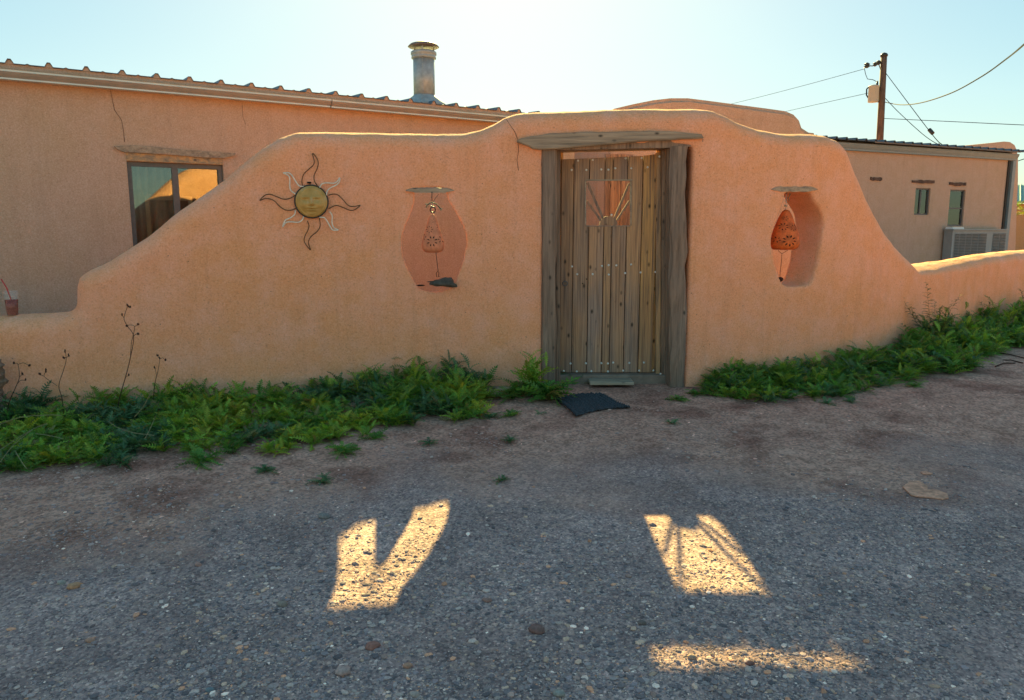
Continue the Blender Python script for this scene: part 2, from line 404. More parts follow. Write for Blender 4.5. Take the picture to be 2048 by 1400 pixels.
dl = Wsz(1084, 600)[0]; dr = Wsz(1374, 600)[0]; dz = Wsz(1200, 290)[1]
outer = [(top[0][0], -.9), (dl, -.9), (dl, dz), (dr, dz), (dr, -.9), (top[-1][0], -.9)] + top[::-1]
def niche(pts, ox, oy, k): return [Wsz(ox + a / k, oy + b / k) for a, b in pts]
nicheL = niche([(378, 212), (390, 330), (370, 430), (310, 570), (262, 680), (246, 800), (270, 950), (335, 1100), (385, 1200), (450, 1290), (600, 1305), (740, 1285), (800, 1200), (840, 1090), (885, 950), (915, 780), (900, 660), (850, 560), (780, 430), (715, 330), (700, 212)], 760, 340, 5.385)
nicheR = niche([(375, 240), (352, 400), (300, 520), (262, 640), (246, 800), (268, 960), (308, 1110), (345, 1210), (400, 1250), (520, 1255), (640, 1240), (690, 1150), (730, 1000), (775, 750), (795, 600), (785, 500), (740, 400), (690, 330), (655, 240)], 1500, 340, 5.385)
tmp = MB().prism([outer, nicheL, nicheR], lambda a, b, d: (a, d, b), 0., TH).build('tmp', None)
md = tmp.modifiers.new('r', 'REMESH'); md.mode = 'VOXEL'; md.voxel_size = .022; md.adaptivity = 0
ms_ = tmp.modifiers.new('s', 'SMOOTH'); ms_.factor = .5; ms_.iterations = 9
ev = tmp.evaluated_get(bpy.context.evaluated_depsgraph_get()); me = bpy.data.meshes.new_from_object(ev)
V = np.zeros(len(me.vertices) * 3, np.float32); me.vertices.foreach_get('co', V); V = V.reshape(-1, 3).astype(np.float64)
bpy.data.objects.remove(tmp)
tp = np.array(top); A = tp[:-1]; B = tp[1:]; AB = B - A; L2 = (AB ** 2).sum(1)
near = np.full(len(V), 9.)
topz = np.interp(V[:, 0], tp[:, 0], tp[:, 1])
cand = np.where(topz - V[:, 2] < .6)[0]
q = V[cand][:, [0, 2]]
dmin = np.full(len(cand), 9.)
for a, ab, l2 in zip(A, AB, L2):
    t = np.clip(((q - a) @ ab) / l2, 0, 1); dmin = np.minimum(dmin, np.hypot(*(q - a - t[:, None] * ab).T))
near[cand] = dmin
nc_ = np.array([(min(p[0] for p in nicheL) + max(p[0] for p in nicheL)) / 2, (min(p[1] for p in nicheL) + max(p[1] for p in nicheL)) / 2])
dq = V[:, [0, 2]] - nc_; rq = np.hypot(dq[:, 0] * 1.3, dq[:, 1]); fq = np.clip(1 - (rq - .42) / .4, 0, 1); fq = fq * fq * (3 - 2 * fq) * np.clip(V[:, 1] / TH, 0, 1)
V[:, 0] += dq[:, 0] * fq * .6; V[:, 2] += dq[:, 1] * fq * np.where(dq[:, 1] > 0, .85, .15)
RR = .15; f = np.sqrt(np.clip(1 - (1 - np.clip(near, .004, RR) / RR) ** 2, 0, 1))
V[:, 1] = TH / 2 + (V[:, 1] - TH / 2) * (f * .94 + .06)
for i in range(len(V)):
    p = Vector((V[i, 0], V[i, 1] * 1.5, V[i, 2]))
    side = -1 if V[i, 1] < TH / 2 else 1
    V[i, 1] += side * (noise.noise(p * 1.1) * .012 + noise.noise(p * 4.3) * .006 + noise.noise(p * 13) * .0028)
    V[i, 2] += noise.noise(p * 3.7 + Vector((9, 0, 0))) * .007 + noise.noise(p * 17) * .003
# soft foot: the plaster spreads a little at the ground
foot = np.clip(.16 - (V[:, 2] - 0), 0, .2); V[:, 1] = np.where(V[:, 1] < TH / 2, V[:, 1] - foot * .12, V[:, 1])
sR = Wsz(1850, 520)[0]; tilt = np.interp(V[:, 0], [sR - .35, sR, sR + 1.2, sR + 3], [0, .085, .05, .03]); capm = np.clip(1 - (topz - V[:, 2]) / .14, 0, 1)
V[:, 2] -= tilt * capm * (1 - np.clip(V[:, 1] / TH, 0, 1))
x, y, tx, ty = planS(V[:, 0]); W3 = np.c_[x - ty * V[:, 1], y + tx * V[:, 1], V[:, 2]]
me.vertices.foreach_set('co', W3.astype(np.float32).ravel()); me.polygons.foreach_set('use_smooth', [True] * len(me.polygons))
me.materials.clear(); me.materials.append(M['adobe'])
wall_root = thing('adobe_wall', (0, 6.8, 0), 'salmon adobe garden wall with rounded stepped top around the plank door', 'wall')
wo_ = bpy.data.objects.new('wall_body', me); C.objects.link(wo_); wo_.parent = wall_root; me.transform(Matrix.Translation((0, -6.8, 0)))
def crack(pts, root, dep=-.004, r=.0022, fn=Wp):
    P3 = [fn(a, b, dep) for a, b in pts]
    MB().tube(P3, [r * random.uniform(.6, 1.2) for _ in P3], 4).build('crack', M['crack'], root)
crack([(1012, 238), (1020, 250), (1030, 264), (1036, 281)], wall_root)
crack([(1036, 284), (1037, 300), (1034, 320), (1037, 341)], wall_root)
# wooden niche lintels, set in the wall
for k, (a, b, c_, d, nm) in enumerate([(812, 908, 376, 390, 0), (1541, 1634, 373, 388, 1)]):
    y0 = (c_ + d) / 2; p0 = Wp(a, y0 - 1, .03); p1 = Wp(b, y0 - 1, .03)
    ax = (p1 - p0).normalized(); up = Vector((0, 0, 1)); out = ax.cross(up)
    hh = (P(a, c_, p0.y) - P(a, d, p0.y)).z; L = (p1 - p0).length
    V_ = []; Fs = []; NS = 16
    for i in range(NS):
        f_ = i / (NS - 1); env = 1 - max(0, (abs(f_ - .5) - .34) / .16) ** 1.6 * .75
        cc = p0.lerp(p1, f_); u1 = hh * .5 * env + noise.noise(Vector((f_ * 9, k * 5, 1))) * .006; l1 = -hh * .5 * env * (.72 if .18 < f_ < .86 else .5) + noise.noise(Vector((f_ * 9, k * 5, 7))) * .005
        for (dd, zz) in ((-.045, l1 + .006), (-.045, u1 - .008), (-.02, u1), (.2 if k else .05, u1), (.2 if k else .05, l1 + (0 if k else .045))):
            V_.append(cc - out * (-dd) * -1 * -1 + up * zz if False else cc + Vector((-ax.y, ax.x, 0)) * dd + up * zz)
    for i in range(NS - 1):
        for j in range(5): Fs.append((i * 5 + j, i * 5 + (j + 1) % 5, (i + 1) * 5 + (j + 1) % 5, (i + 1) * 5 + j))
    Fs += [(0, 1, 2, 3, 4), tuple((NS - 1) * 5 + j for j in range(5))]
    lo = MB().add(V_, Fs).build('niche_lintel', M['lintel'], wall_root); lo.color = (.05, .3 * k, .7, 1)

# ------------------------------------------------------------------ gate: posts, lintel, door
gate = thing('door_frame', (P(1228, 760, 6.8).x, 6.8, 0), 'weathered grey timber frame with thick rough lintel around the plank door', 'door frame')
def pb(name, x0, x1, y0, y1, Y, dep, seed, mat='post', parent=None, jit=.004, chip=0., tint=(.05, .2, .3), rings=18, x0b=None, x1b=None, zb=None):
    """vertical timber covering pixels x0..x1 (top) at front distance Y"""
    x0b = x0 if x0b is None else x0b; x1b = x1 if x1b is None else x1b
    a = P((x0 + x1) / 2, y0, Y); b = P((x0b + x1b) / 2, y1, Y)
    if zb is not None: b.z = zb
    wd = abs(P(x1, y1, Y).x - P(x0, y1, Y).x)
    a.y += dep / 2; b.y += dep / 2
    o = beam(b, a, wd, dep, seed, rings, jit, chip).build(name, M[mat], parent or gate); o.color = tint + (1,)
    return o
pb('post', 1083, 1113, 294, 760, 6.70, .26, 1, jit=.006, chip=.006, zb=-.08)
pb('jamb', 1112, 1121, 300, 757, 6.80, .12, 2, jit=.002, tint=(.08, .5, .1), zb=-.04)
pb('post', 1342, 1375, 292, 768, 6.68, .28, 3, jit=.011, chip=.016, zb=-.09, x1b=1373, x0b=1338)
pb('jamb', 1334, 1343, 297, 757, 6.78, .14, 4, jit=.003, tint=(.12, .4, .3), zb=-.04)
pb('door_stop', 1313, 1322, 305, 748, 6.90, .05, 5, jit=.002, tint=(.5, .1, .8), zb=.0)
pb('door_stop', 1324, 1333, 300, 752, 6.86, .07, 6, jit=.003, tint=(.15, .9, .2), zb=.0)
# lintel front log with its uneven lower edge
o4 = lambda a, b: (1020 + a / 5, 240 + b / 5)
lp = [(75, 200), (120, 178), (200, 162), (300, 150), (400, 131), (500, 129), (600, 125), (700, 117), (800, 115), (900, 120), (1000, 118), (1100, 113), (1200, 110), (1300, 113), (1400, 104), (1500, 112), (1600, 110), (1700, 121), (1750, 124), (1850, 136), (1920, 140), (1928, 158), (1942, 178), (1900, 184), (1800, 188), (1700, 190), (1600, 200), (1450, 203), (1300, 212), (1150, 225), (1000, 240), (850, 253), (700, 265), (600, 277), (500, 284), (400, 290), (300, 294), (230, 285), (190, 262), (130, 240), (70, 218)]
pts2 = [(lambda q: (q.x, q.z))(P(*o4(a, b), 6.66)) for a, b in lp]
lf = MB().prism([pts2], lambda a, b, d: (a, d, b), 6.66, 6.80).build('lintel', M['lintel'], gate); lf.color = (.02, .6, .4, 1)
bm = bmesh.new(); bm.from_mesh(lf.data); bmesh.ops.bevel(bm, geom=[e for e in bm.edges if len(e.link_faces) == 2 and e.calc_face_angle(0) > 1 and abs(e.verts[0].co.y - e.verts[1].co.y) < 1e-4], offset=.008, segments=2, affect='EDGES'); bm.to_mesh(lf.data); bm.free()
hp = [(290, 285), (300, 200), (1000, 190), (1880, 170), (1935, 190), (1930, 217), (1870, 235), (1800, 266), (1650, 275), (1000, 289), (500, 300)]
pts2 = [(lambda q: (q.x, q.z))(P(*o4(a, b), 6.72)) for a, b in hp]
hd_ = MB().prism([pts2], lambda a, b, d: (a, d, b), 6.72, 6.96).build('header_beam', M['post'], gate); hd_.color = (.03, .2, .9, 1)
for xa_, xb_ in ((1076, 1124.5), (1308.5, 1384)):
    qa, qb = P(xa_, 500, 6.97).x, P(xb_, 500, 6.97).x
    MB().box(((qa + qb) / 2, 7.00, 1.03), (qb - qa, .05, 2.16)).build('leak_backing', M['post'], gate)  # added backing that keeps sunlight from leaking past the jambs
th = MB().box((P(1228, 750, 6.9).x, 6.98, .0), (1.06, .30, .14), bev=.01).build('threshold', M['concrete'], gate)

door = thing('plank_door', (P(1216, 745, 6.93).x, 6.93, .07), 'weathered plank door with nail studs and a square sunburst window', 'door')
DY = 6.93
edges = [1121, 1146, 1177, 1207, 1223, 1252, 1282, 1311]
tints = [(.16, .2, .1), (.22, .7, .5), (.08, .1, .9), (.35, .5, .3), (.03, .9, .6), (.26, .35, .75), (.9, .6, .2)]
door_top = lambda px: 319 - (px - 1121) * .045 - max(0, px - 1290) * .15
wl, wr, wt, wb = 1172, 1261, 361, 451
for i in range(7):
    a, b = edges[i] + .7, edges[i + 1] - .7
    zb_ = .075; za = P(a, door_top(a), DY).z; zc = P(b, door_top(b), DY).z
    xa = P(a, 500, DY).x; xb = P(b, 500, DY).x
    X0 = P(wl, 405, DY).x; X1 = P(wr, 405, DY).x; Zt = P(1216, wt, DY).z; Zb = P(1216, wb, DY).z
    dj = random.uniform(-.004, .004)
    pieces = []
    if xb <= X0 or xa >= X1: pieces = [[(xa, zb_), (xb, zb_), (xb, zc), (xa, za)]]
    elif xa < X0: pieces = [[(xa, zb_), (xb, zb_), (xb, Zb), (X0, Zb), (X0, Zt), (xb, Zt), (xb, zc), (xa, za)]]
    elif xb > X1: pieces = [[(xa, zb_), (xb, zb_), (xb, zc), (xa, za), (xa, Zt), (X1, Zt), (X1, Zb), (xa, Zb)]]
    else: pieces = [[(xa, zb_), (xb, zb_), (xb, Zb), (xa, Zb)], [(xa, Zt), (xb, Zt), (xb, zc), (xa, za)]]
    for pc in pieces:
        o = MB().prism([pc], lambda a_, b_, d: (a_, d, b_), DY + dj, DY + .038).build('plank', M['door'], door); o.color = tints[i] + (1,)
        bm = bmesh.new(); bm.from_mesh(o.data); bmesh.ops.bevel(bm, geom=[e for e in bm.edges if len(e.link_faces) == 2 and e.calc_face_angle(0) > 1 and max(e.verts[0].co.y, e.verts[1].co.y) < .01], offset=.0035, segments=1, affect='EDGES'); bm.to_mesh(o.data); bm.free()
# back ledges behind the planks (close the plank gaps)
for zc_ in (.24, 1.12, 1.92):
    xa = P(1127, 500, DY).x; xb = P(1305, 500, DY).x
    MB().box(((xa + xb) / 2, DY + .06, zc_), (xb - xa, .036, .12)).build('ledge', M['door'], door)
for xk in (1146, 1177, 1207, 1223, 1252, 1282):
    xk_ = P(xk, 500, DY).x
    segs = [(.09, 2.0)] if not (wl < xk < wr) else [(.09, P(1216, wb, DY).z - .01), (P(1216, wt, DY).z + .01, 2.0)]
    for a, b in segs: MB().box((xk_, DY + .0405, (a + b) / 2), (.018, .004, b - a)).build('joint_strip', M['black'], door)
# window trim, rays and hub
def bar(p, q, wd, dep, name, mat='door', y=DY, tint=(.05, .4, .2)):
    if name == 'window_trim': mat = 'board'
    a = P(*p, y); b = P(*q, y); a.y = b.y = y + dep / 2
    t = (b - a).normalized(); o = MB().box((a + b) / 2, ((b - a).length, dep, wd), (t, Vector((0, 1, 0)), t.cross(Vector((0, 1, 0))))).build(name, M[mat], door); o.color = tint + (1,); return o
bar((wl - 2, wt - 1), (wr + 4, wt - 1), .010, .05, 'window_trim', y=DY - .008); bar((wl - 1, wt + 1), (wl - 1, wb), .009, .05, 'window_trim', y=DY - .006)
bar((wr + 1, wt + 1), (wr + 1, wb), .009, .05, 'window_trim', y=DY - .006); bar((wl + 1, wb + 1), (wr - 1, wb + 1), .009, .05, 'window_trim', y=DY - .007)
bar((1175, 365), (1206, 437), .020, .018, 'sun_ray', y=DY + .006); bar((1174, 402), (1202, 441), .018, .018, 'sun_ray', y=DY + .008)
bar((1259, 367), (1229, 437), .020, .018, 'sun_ray', y=DY + .006); bar((1259, 402), (1234, 441), .018, .018, 'sun_ray', y=DY + .008)
hc = P(1217, 450, DY); rh = P(1235, 450, DY).x - hc.x
MB().prism([[(hc.x + rh * math.cos(t), hc.z + rh * 1.0 * math.sin(t)) for t in np.linspace(0, math.pi, 16)]], lambda a, b, d: (a, d, b), DY - .01, DY + .03).build('sun_hub', M['door'], door).color = (.1, .8, .3, 1)
z4 = [(680, 407), (828, 400), (615, 500), (762, 500), (912, 495), (983, 497), (1052, 483), (1155, 383), (1212, 483), (1315, 380), (1376, 472), (1480, 373), (1015, 950)]
z5 = [(510, 136), (553, 200), (680, 200), (757, 132), (812, 125), (813, 203), (875, 127), (948, 191), (997, 120), (1075, 185), (1197, 182), (498, 935), (625, 933), (752, 932), (806, 934), (849, 927), (982, 930), (1102, 927), (442, 996), (549, 1000), (669, 998), (806, 1000), (931, 993), (1063, 993), (1180, 992), (1228, 1008)]
for (a, b) in [(1020 + a / 5, 240 + b / 5) for a, b in z4] + [(1020 + a / 4.1175, 500 + b / 4.1175) for a, b in z5]:
    c_ = P(a, b, DY); yy = DY - .004 if a < 1312 else 6.86
    m_ = MB(); prof = [(.0105, 0), (.009, .003), (.005, .0065), (.001, .0075)]
    vv = []; n = 8
    for r_, h_ in prof:
        for k in range(n): vv.append((c_.x + r_ * math.cos(k * math.pi / 4), yy - h_, c_.z + r_ * math.sin(k * math.pi / 4)))
    ff = [(i * n + k, i * n + (k + 1) % n, (i + 1) * n + (k + 1) % n, (i + 1) * n + k) for i in range(3) for k in range(n)] + [tuple(range(3 * n, 4 * n))]
    m_.add(vv, ff).build('nail_stud', M['stud'], door, True)
kc = P(1130, 567, DY); MB().tube([(kc.x + .021 * math.cos(t), DY - .006, kc.z + .021 * math.sin(t)) for t in np.linspace(0, 2 * math.pi, 16, endpoint=False)], .0045, 6, True).build('ring_pull', M['frame'], door, True)
for (a, b) in ((1173, 558), (1165, 567)):
    kc = P(a, b, DY); MB().tube([(kc.x, DY - .002, kc.z), (kc.x, DY - .006, kc.z)], .006, 8).build('bolt_hole', M['black'], door)

# ------------------------------------------------------------------ left house
def frame_plane(px, py, z, dirv):
    a, b, c = ray(px, py); Y = (z - H) / (c / b); return Vector((a / b * Y, Y, 0)), Vector((dirv[0], dirv[1], 0)).normalized()
HL0, HLd = frame_plane(350, 189, 2.75, (.842, .54))
HLn = Vector((-HLd.y, HLd.x, 0))       # away from the camera
def hl(t, z, d=0.): p = HL0 + HLd * t + HLn * d; return Vector((p.x, p.y, z))
def hlp(px, py): return plane_hit(px, py, HL0, HLd)
hroot = thing('adobe_house', hl(0, 0), 'long tan adobe house with metal roof and gutter behind the wall on the left', 'house')
t0, t1 = -5.0, 7.2
wtl, wtz = hlp(253, 322); wtr, _ = hlp(446, 328); wz0 = 1.0
dl0 = hlp(1206, 400)[0]; dl1 = hlp(1250, 400)[0]
MB().prism([[(t0, -.4), (t1, -.4), (t1, 2.815), (t0, 2.815)], [(wtl, wz0), (wtr, wz0), (wtr, wtz), (wtl, wtz)]], hl, 0, .32).build('wall', M['house'], hroot)
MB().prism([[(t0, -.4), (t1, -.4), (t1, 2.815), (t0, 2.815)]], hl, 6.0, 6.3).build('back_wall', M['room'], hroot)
for tt in (t0, t1 - .3): MB().prism([[(tt, -.4), (tt + .3, -.4), (tt + .3, 2.815), (tt, 2.815)]], hl, .32, 6.0).build('end_wall', M['house'], hroot)
# ribbed roof: real ribs along the slope
prof = []; t = t0 - .1; RB = .31
zr = 2.888
ribs = []
while t < t1 + .3:
    prof += [(t, 0), (t + .085, 0), (t + .105, .008), (t + .125, 0), (t + .24, 0), (t + .262, .038), (t + .288, .038)]; t += RB
prof.append((t, 0))
V_ = []; Fs = []
for d_, zz in ((-.10, 0), (6.5, .30)):
    for a, h_ in prof:
        V_.append(hl(a, zr + zz + h_, d_)); V_.append(hl(a, zr + zz + h_ - .006, d_))
nn_ = len(prof) * 2
for i in range(len(prof) - 1):
    a = 2 * i
    Fs += [(a, a + 2, a + 2 + nn_, a + nn_), (a + 1, a + 1 + nn_, a + 3 + nn_, a + 3), (a, a + 1, a + 3, a + 2)]
MB().add(V_, Fs).build('roof', M['roofblue'], hroot, fix=False)
MB().prism([[(prof[0][0], 2.881), (prof[-1][0], 2.881)] + [(a, zr + h_ - .0065) for a, h_ in prof[::-1]]], hl, -.085, -.05).build('rib_closure', M['house'], hroot)
ft = [(t0, 2.80), (t1, 2.80), (t1, 2.88), (t0, 2.88)]
MB().prism([ft], hl, -.075, -.03).build('fascia', M['house'], hroot)
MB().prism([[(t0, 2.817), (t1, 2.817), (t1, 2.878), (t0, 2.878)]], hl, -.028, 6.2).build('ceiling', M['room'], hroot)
def gutter(fn, a, b, z, hgt, name, mat, root, dep=.11):
    pr = [(-.0, 0), (-dep * .55, 0), (-dep * .6, .006), (-dep * .6, hgt * .22), (-dep * .66, hgt * .3), (-dep * .82, hgt * .48), (-dep, hgt * .78), (-dep, hgt * .97), (-dep - .012, hgt), (-dep * .86, hgt), (-dep * .86, hgt * .9), (-.005, hgt * .9)]
    V_ = [fn(tt, z + h_, d_) for tt in (a, b) for d_, h_ in pr]; n = len(pr)
    Fs = [(i, (i + 1) % n, (i + 1) % n + n, i + n) for i in range(n)] + [tuple(range(n)), tuple(range(n, 2 * n))]
    return MB().add(V_, Fs).build(name, mat, root)
gj = hlp(652, 210)[0]
gutter(lambda a, z, d: hl(a, z, d - .076), t0, gj, 2.730, .088, 'gutter', M['gutter'], hroot)
gutter(lambda a, z, d: hl(a, z, d - .076), gj + .012, t1, 2.728, .088, 'gutter', M['gutter'], hroot)
MB().prism([[(t0, 2.75), (t1, 2.75), (t1, 2.798), (t0, 2.798)]], hl, -.074, -.002).build('fascia', M['house'], hroot)
# cracks on the house wall
def hcr(a, b, d): t_, z_ = hlp(a, b); return hl(t_, z_, d)
crack([(220, 176), (226, 205), (229, 220), (243, 240), (247, 262), (249, 284)], hroot, -.002, .0022, hcr)
crack([(484, 205), (486, 235), (492, 250)], hroot, -.002, .0014, hcr)
# window lintel
ll = [(228, 293), (262, 291), (300, 293), (345, 298), (400, 302), (470, 307), (468, 311), (445, 317), (400, 315), (340, 310), (280, 306), (250, 305), (236, 300)]
MB().prism([[hlp(a, b) for a, b in ll]], hl, -.035, .08).build('window_lintel', M['lintel'], hroot).color = (.05, .4, .5, 1)
MB().prism([[(wtl, wtz + .004), (wtr, wtz + .004), (wtr, hlp(440, 316)[1]), (wtl, hlp(250, 305)[1])]], hl, -.012, -.002).build('warm_light_strip', M['board'], hroot).color = (.8, .3, .2, 1)  # ochre strip whose colour paints in warm light reflected under the lintel
# window
win = MB(); fw = .045
def wf(a, b, c_, d_, dd0=.05, dd1=.11): return [(a, c_), (b, c_), (b, d_), (a, d_)], dd0, dd1
wmid = hlp(352, 400)[0]
fo = MB().prism([[(wtl + .002, wz0 + .002), (wtr - .002, wz0 + .002), (wtr - .002, wtz - .002), (wtl + .002, wtz - .002)], [(wtl + fw, wz0 + fw), (wmid - fw * .35, wz0 + fw), (wmid - fw * .35, wtz - fw), (wtl + fw, wtz - fw)], [(wmid + fw, wz0 + fw), (wtr - fw, wz0 + fw), (wtr - fw, wtz - fw), (wmid + fw, wtz - fw)]], hl, .04, .10)
wo2 = fo.build('window', M['frame'], hroot)
for a, b, dd in ((wtl + fw - .005, wmid - fw * .35 + .005, .06), (wmid + fw - .005, wtr - fw + .005, .075)):
    MB().prism([[(a, wz0 + fw - .005), (b, wz0 + fw - .005), (b, wtz - fw + .005), (a, wtz - fw + .005)]], hl, dd, dd + .004).build('pane', M['glass'], wo2)
# curtain inside, and a pale frame modelled in place of a glass reflection
cv = []; cf = []; nseg = 26
ca, cb = wtl + .05, wmid + .02
for i in range(nseg):
    tt = ca + (cb - ca) * i / (nseg - 1); d_ = .16 + .035 * math.sin(i * 1.3) + .02 * math.sin(i * .7)
    cv += [hl(tt, wz0 - .1, d_), hl(tt, wtz + .1, d_)]
for i in range(nseg - 1): cf.append((2 * i, 2 * i + 2, 2 * i + 3, 2 * i + 1))
cu = MB().add(cv, cf).build('curtain', M['curtain'], None, True); cu['label'] = 'pale curtain hanging inside the two pane window of the left house'; cu['category'] = 'curtain'
md = cu.modifiers.new('s', 'SOLIDIFY'); md.thickness = .003
pa, pz = plane_hit(289, 391, HL0 + HLn * .1, HLd); pb_, _ = plane_hit(384, 396, HL0 + HLn * .1, HLd)
pf = MB().prism([[(pa, pz - .75), (pb_, pz - .75), (pb_, pz), (pa, pz)], [(pa + .04, pz - .71), (pb_ - .04, pz - .71), (pb_ - .04, pz - .045), (pa + .04, pz - .045)]], hl, .09, .11).build('reflection_frame', M['reflectframe'], None)
pf['label'] = 'pale rectangular frame standing in for a reflection in the two pane window'; pf['category'] = 'reflection stand-in'
# flue pipe
fy = 10.0; fc = P(849, 205, fy); k_ = fy * 1.045 / F
fz = lambda py: P(848, py, fy).z
flue = thing('flue_pipe', (P(848, 200, fy).x, fy, 2.95), 'galvanised round flue pipe with domed rain cap on the house roof', 'chimney')
cx = P(848, 150, fy).x
cr = lambda px: px * k_
MB().lathe([(cr(44), 2.9), (cr(38), fz(207)), (cr(22), fz(193)), (cr(20), fz(191))], (cx, fy, 0), 28).build('flashing', M['pipe'], flue, True)
MB().lathe([(cr(19.5), fz(196)), (cr(19.5), fz(118))], (cx, fy, 0), 28).build('pipe', M['pipe'], flue, True)
MB().lathe([(cr(20), fz(119)), (cr(22.5), fz(117.5)), (cr(22.5), fz(114)), (cr(21.2), fz(112)), (cr(23.5), fz(110)), (cr(23.5), fz(105)), (cr(21), fz(103))], (cx, fy, 0), 28).build('collar', M['pipe'], flue, True)
for k in range(3):
    an = R(30 + 120 * k); qx, qy = cx + cr(20) * math.cos(an), fy + cr(20) * math.sin(an)
    MB().box((qx, qy, (fz(105) + fz(92)) / 2), (.016, .004, fz(92) - fz(105))).build('cap_strut', M['pipe'], flue)
MB().lathe([(cr(27), fz(95)), (cr(28.5), fz(94)), (cr(24), fz(89)), (cr(15), fz(85.5)), (cr(4), fz(84))], (cx, fy, 0), 28).build('rain_cap', M['roof'], flue, True)
MB().box((cx, fy - cr(19.6), (fz(190) + fz(118)) / 2), (.006, .004, fz(118) - fz(190))).build('seam', M['pipe'], flue)

# ------------------------------------------------------------------ parapet building behind the gate
HB0 = Vector((1.14, 8.75, 0)); HBd = Vector((.965, .26, 0)).normalized(); HBn = Vector((-HBd.y, HBd.x, 0))
def hb(t, z, d=0.): p = HB0 + HBd * t + HBn * d; return Vector((p.x, p.y, z))
tp_ = [(1223, 222), (1232, 216), (1270, 207), (1310, 199), (1345, 195), (1380, 195), (1420, 200), (1480, 208), (1540, 216), (1575, 221), (1592, 228), (1603, 240), (1608, 255), (1622, 264), (1640, 266), (1642, 275)]
tp2 = [plane_hit(a, b, HB0, HBd) for a, b in tp_]
pbld = MB().prism([[(tp2[0][0], -.3), (tp2[-1][0], -.3)] + tp2[::-1]], hb, 0, .4)
par = thing('adobe_parapet_room', hb(2, 0), 'low curved adobe parapet rising behind the garden wall right of the door', 'building')
o = pbld.build('parapet_wall', M['hump'], par)
bm = bmesh.new(); bm.from_mesh(o.data); bmesh.ops.bevel(bm, geom=[e for e in bm.edges if len(e.link_faces) == 2 and e.calc_face_angle(0) > 1 and (e.verts[0].co.z > 2.2 and e.verts[1].co.z > 2.2) and e.calc_length() < 1.2], offset=.05, segments=3, affect='EDGES'); bm.to_mesh(o.data); bm.free()
MB().prism([[(tp2[0][0], -.3), (tp2[-1][0] - .3, -.3), (tp2[-1][0] - .3, 2.6), (tp2[0][0], 2.6)]], hb, .41, 1.2).build('room_block', M['hump'], par)

for i, (xa_, xb_) in enumerate(((1209, 1218), (1218.6, 1228), (1228.6, 1239), (1239.6, 1248), (1248.6, 1263))):
    a = plane_hit(xa_, 400, HB0 - HBn * .08, HBd)[0]; b = plane_hit(xb_, 400, HB0 - HBn * .08, HBd)[0]
    MB().prism([[(a, .05), (b, .05), (b, 2.2), (a, 2.2)]], hb, -.10 - .006 * (i % 2), -.06).build('screen_plank', M['post'], par).color = ((.0, .2, .3, .2, .0)[i], .2 * i, .3, 1)

# ------------------------------------------------------------------ right house
HR0, HRd = frame_plane(1900, 314, 2.9, (.9, .434)); HRn = Vector((-HRd.y, HRd.x, 0))
def hr(t, z, d=0.): p = HR0 + HRd * t + HRn * d; return Vector((p.x, p.y, z))
def hrp(px, py): return plane_hit(px, py, HR0, HRd)
rroot = thing('adobe_house', hr(0, 0), 'smaller adobe house with ribbed roof and narrow windows at the right edge', 'house')
ra, rb = -9.0, hrp(2013, 400)[0]
w1 = [hrp(1832, 376), hrp(1857, 430)]; w2 = [hrp(1901, 379), hrp(1925, 452)]
holes = [[(a[0], b[1]), (b[0], b[1]), (b[0], a[1]), (a[0], a[1])] for a, b in (w1, w2)]
zt = hrp(1900, 300)[1]
MB().prism([[(ra, -.3), (rb, -.3), (rb, 3.05), (ra, 3.05)]] + holes, hr, 0, .3).build('wall', M['house'], rroot)
MB().prism([[(ra, -.3), (rb, -.3), (rb, 3.05), (ra, 3.05)]], hr, 5, 5.3).build('back_wall', M['room'], rroot)
MB().prism([[(rb - .3, -.3), (rb, -.3), (rb, 3.05), (rb - .3, 3.05)]], hr, .31, 4.99).build('end_wall', M['house'], rroot)
prof = []; t = ra; zr = 3.09
while t < rb + .1: prof += [(t, 0), (t + .17, 0), (t + .195, .04), (t + .225, .04), (t + .25, 0)]; t += .27
V_ = []; Fs = []
for d_, zz in ((-.22, 0), (5.5, .25)):
    for a, h_ in prof: V_.append(hr(a, zr + zz + h_, d_)); V_.append(hr(a, zr + zz + h_ - .012, d_))
nn_ = len(prof) * 2
for i in range(len(prof) - 1):
    a = 2 * i; Fs += [(a, a + 2, a + 2 + nn_, a + nn_), (a + 1, a + 1 + nn_, a + 3 + nn_, a + 3), (a, a + 1, a + 3, a + 2)]
MB().add(V_, Fs).build('roof', M['roofblue'], rroot, fix=False)
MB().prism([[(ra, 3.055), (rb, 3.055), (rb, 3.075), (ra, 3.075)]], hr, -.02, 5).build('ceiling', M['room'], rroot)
gutter(lambda a, z, d: hr(a, z, d - .006), ra, rb + .12, 2.90, .14, 'gutter', M['gutter_grey'], rroot)
dsx = hrp(2016, 400)[0]
MB().prism([[(rb + .0, .0), (rb + .11, .0), (rb + .11, 2.895), (rb + .0, 2.895)]], hr, -.07, -.004).build('downspout', M['gutter_grey'], rroot)
MB().prism([[(rb - .09, .0), (rb - .03, .0), (rb - .03, 2.895), (rb - .09, 2.895)]], hr, -.03, -.003).build('conduit', M['darkmetal'], rroot)
MB().prism([[(-2.6, 3.06), (rb, 3.06), (rb, 3.085), (-2.6, 3.085)]], hr, -.21, -.19).build('drip_edge', M['roof'], rroot)
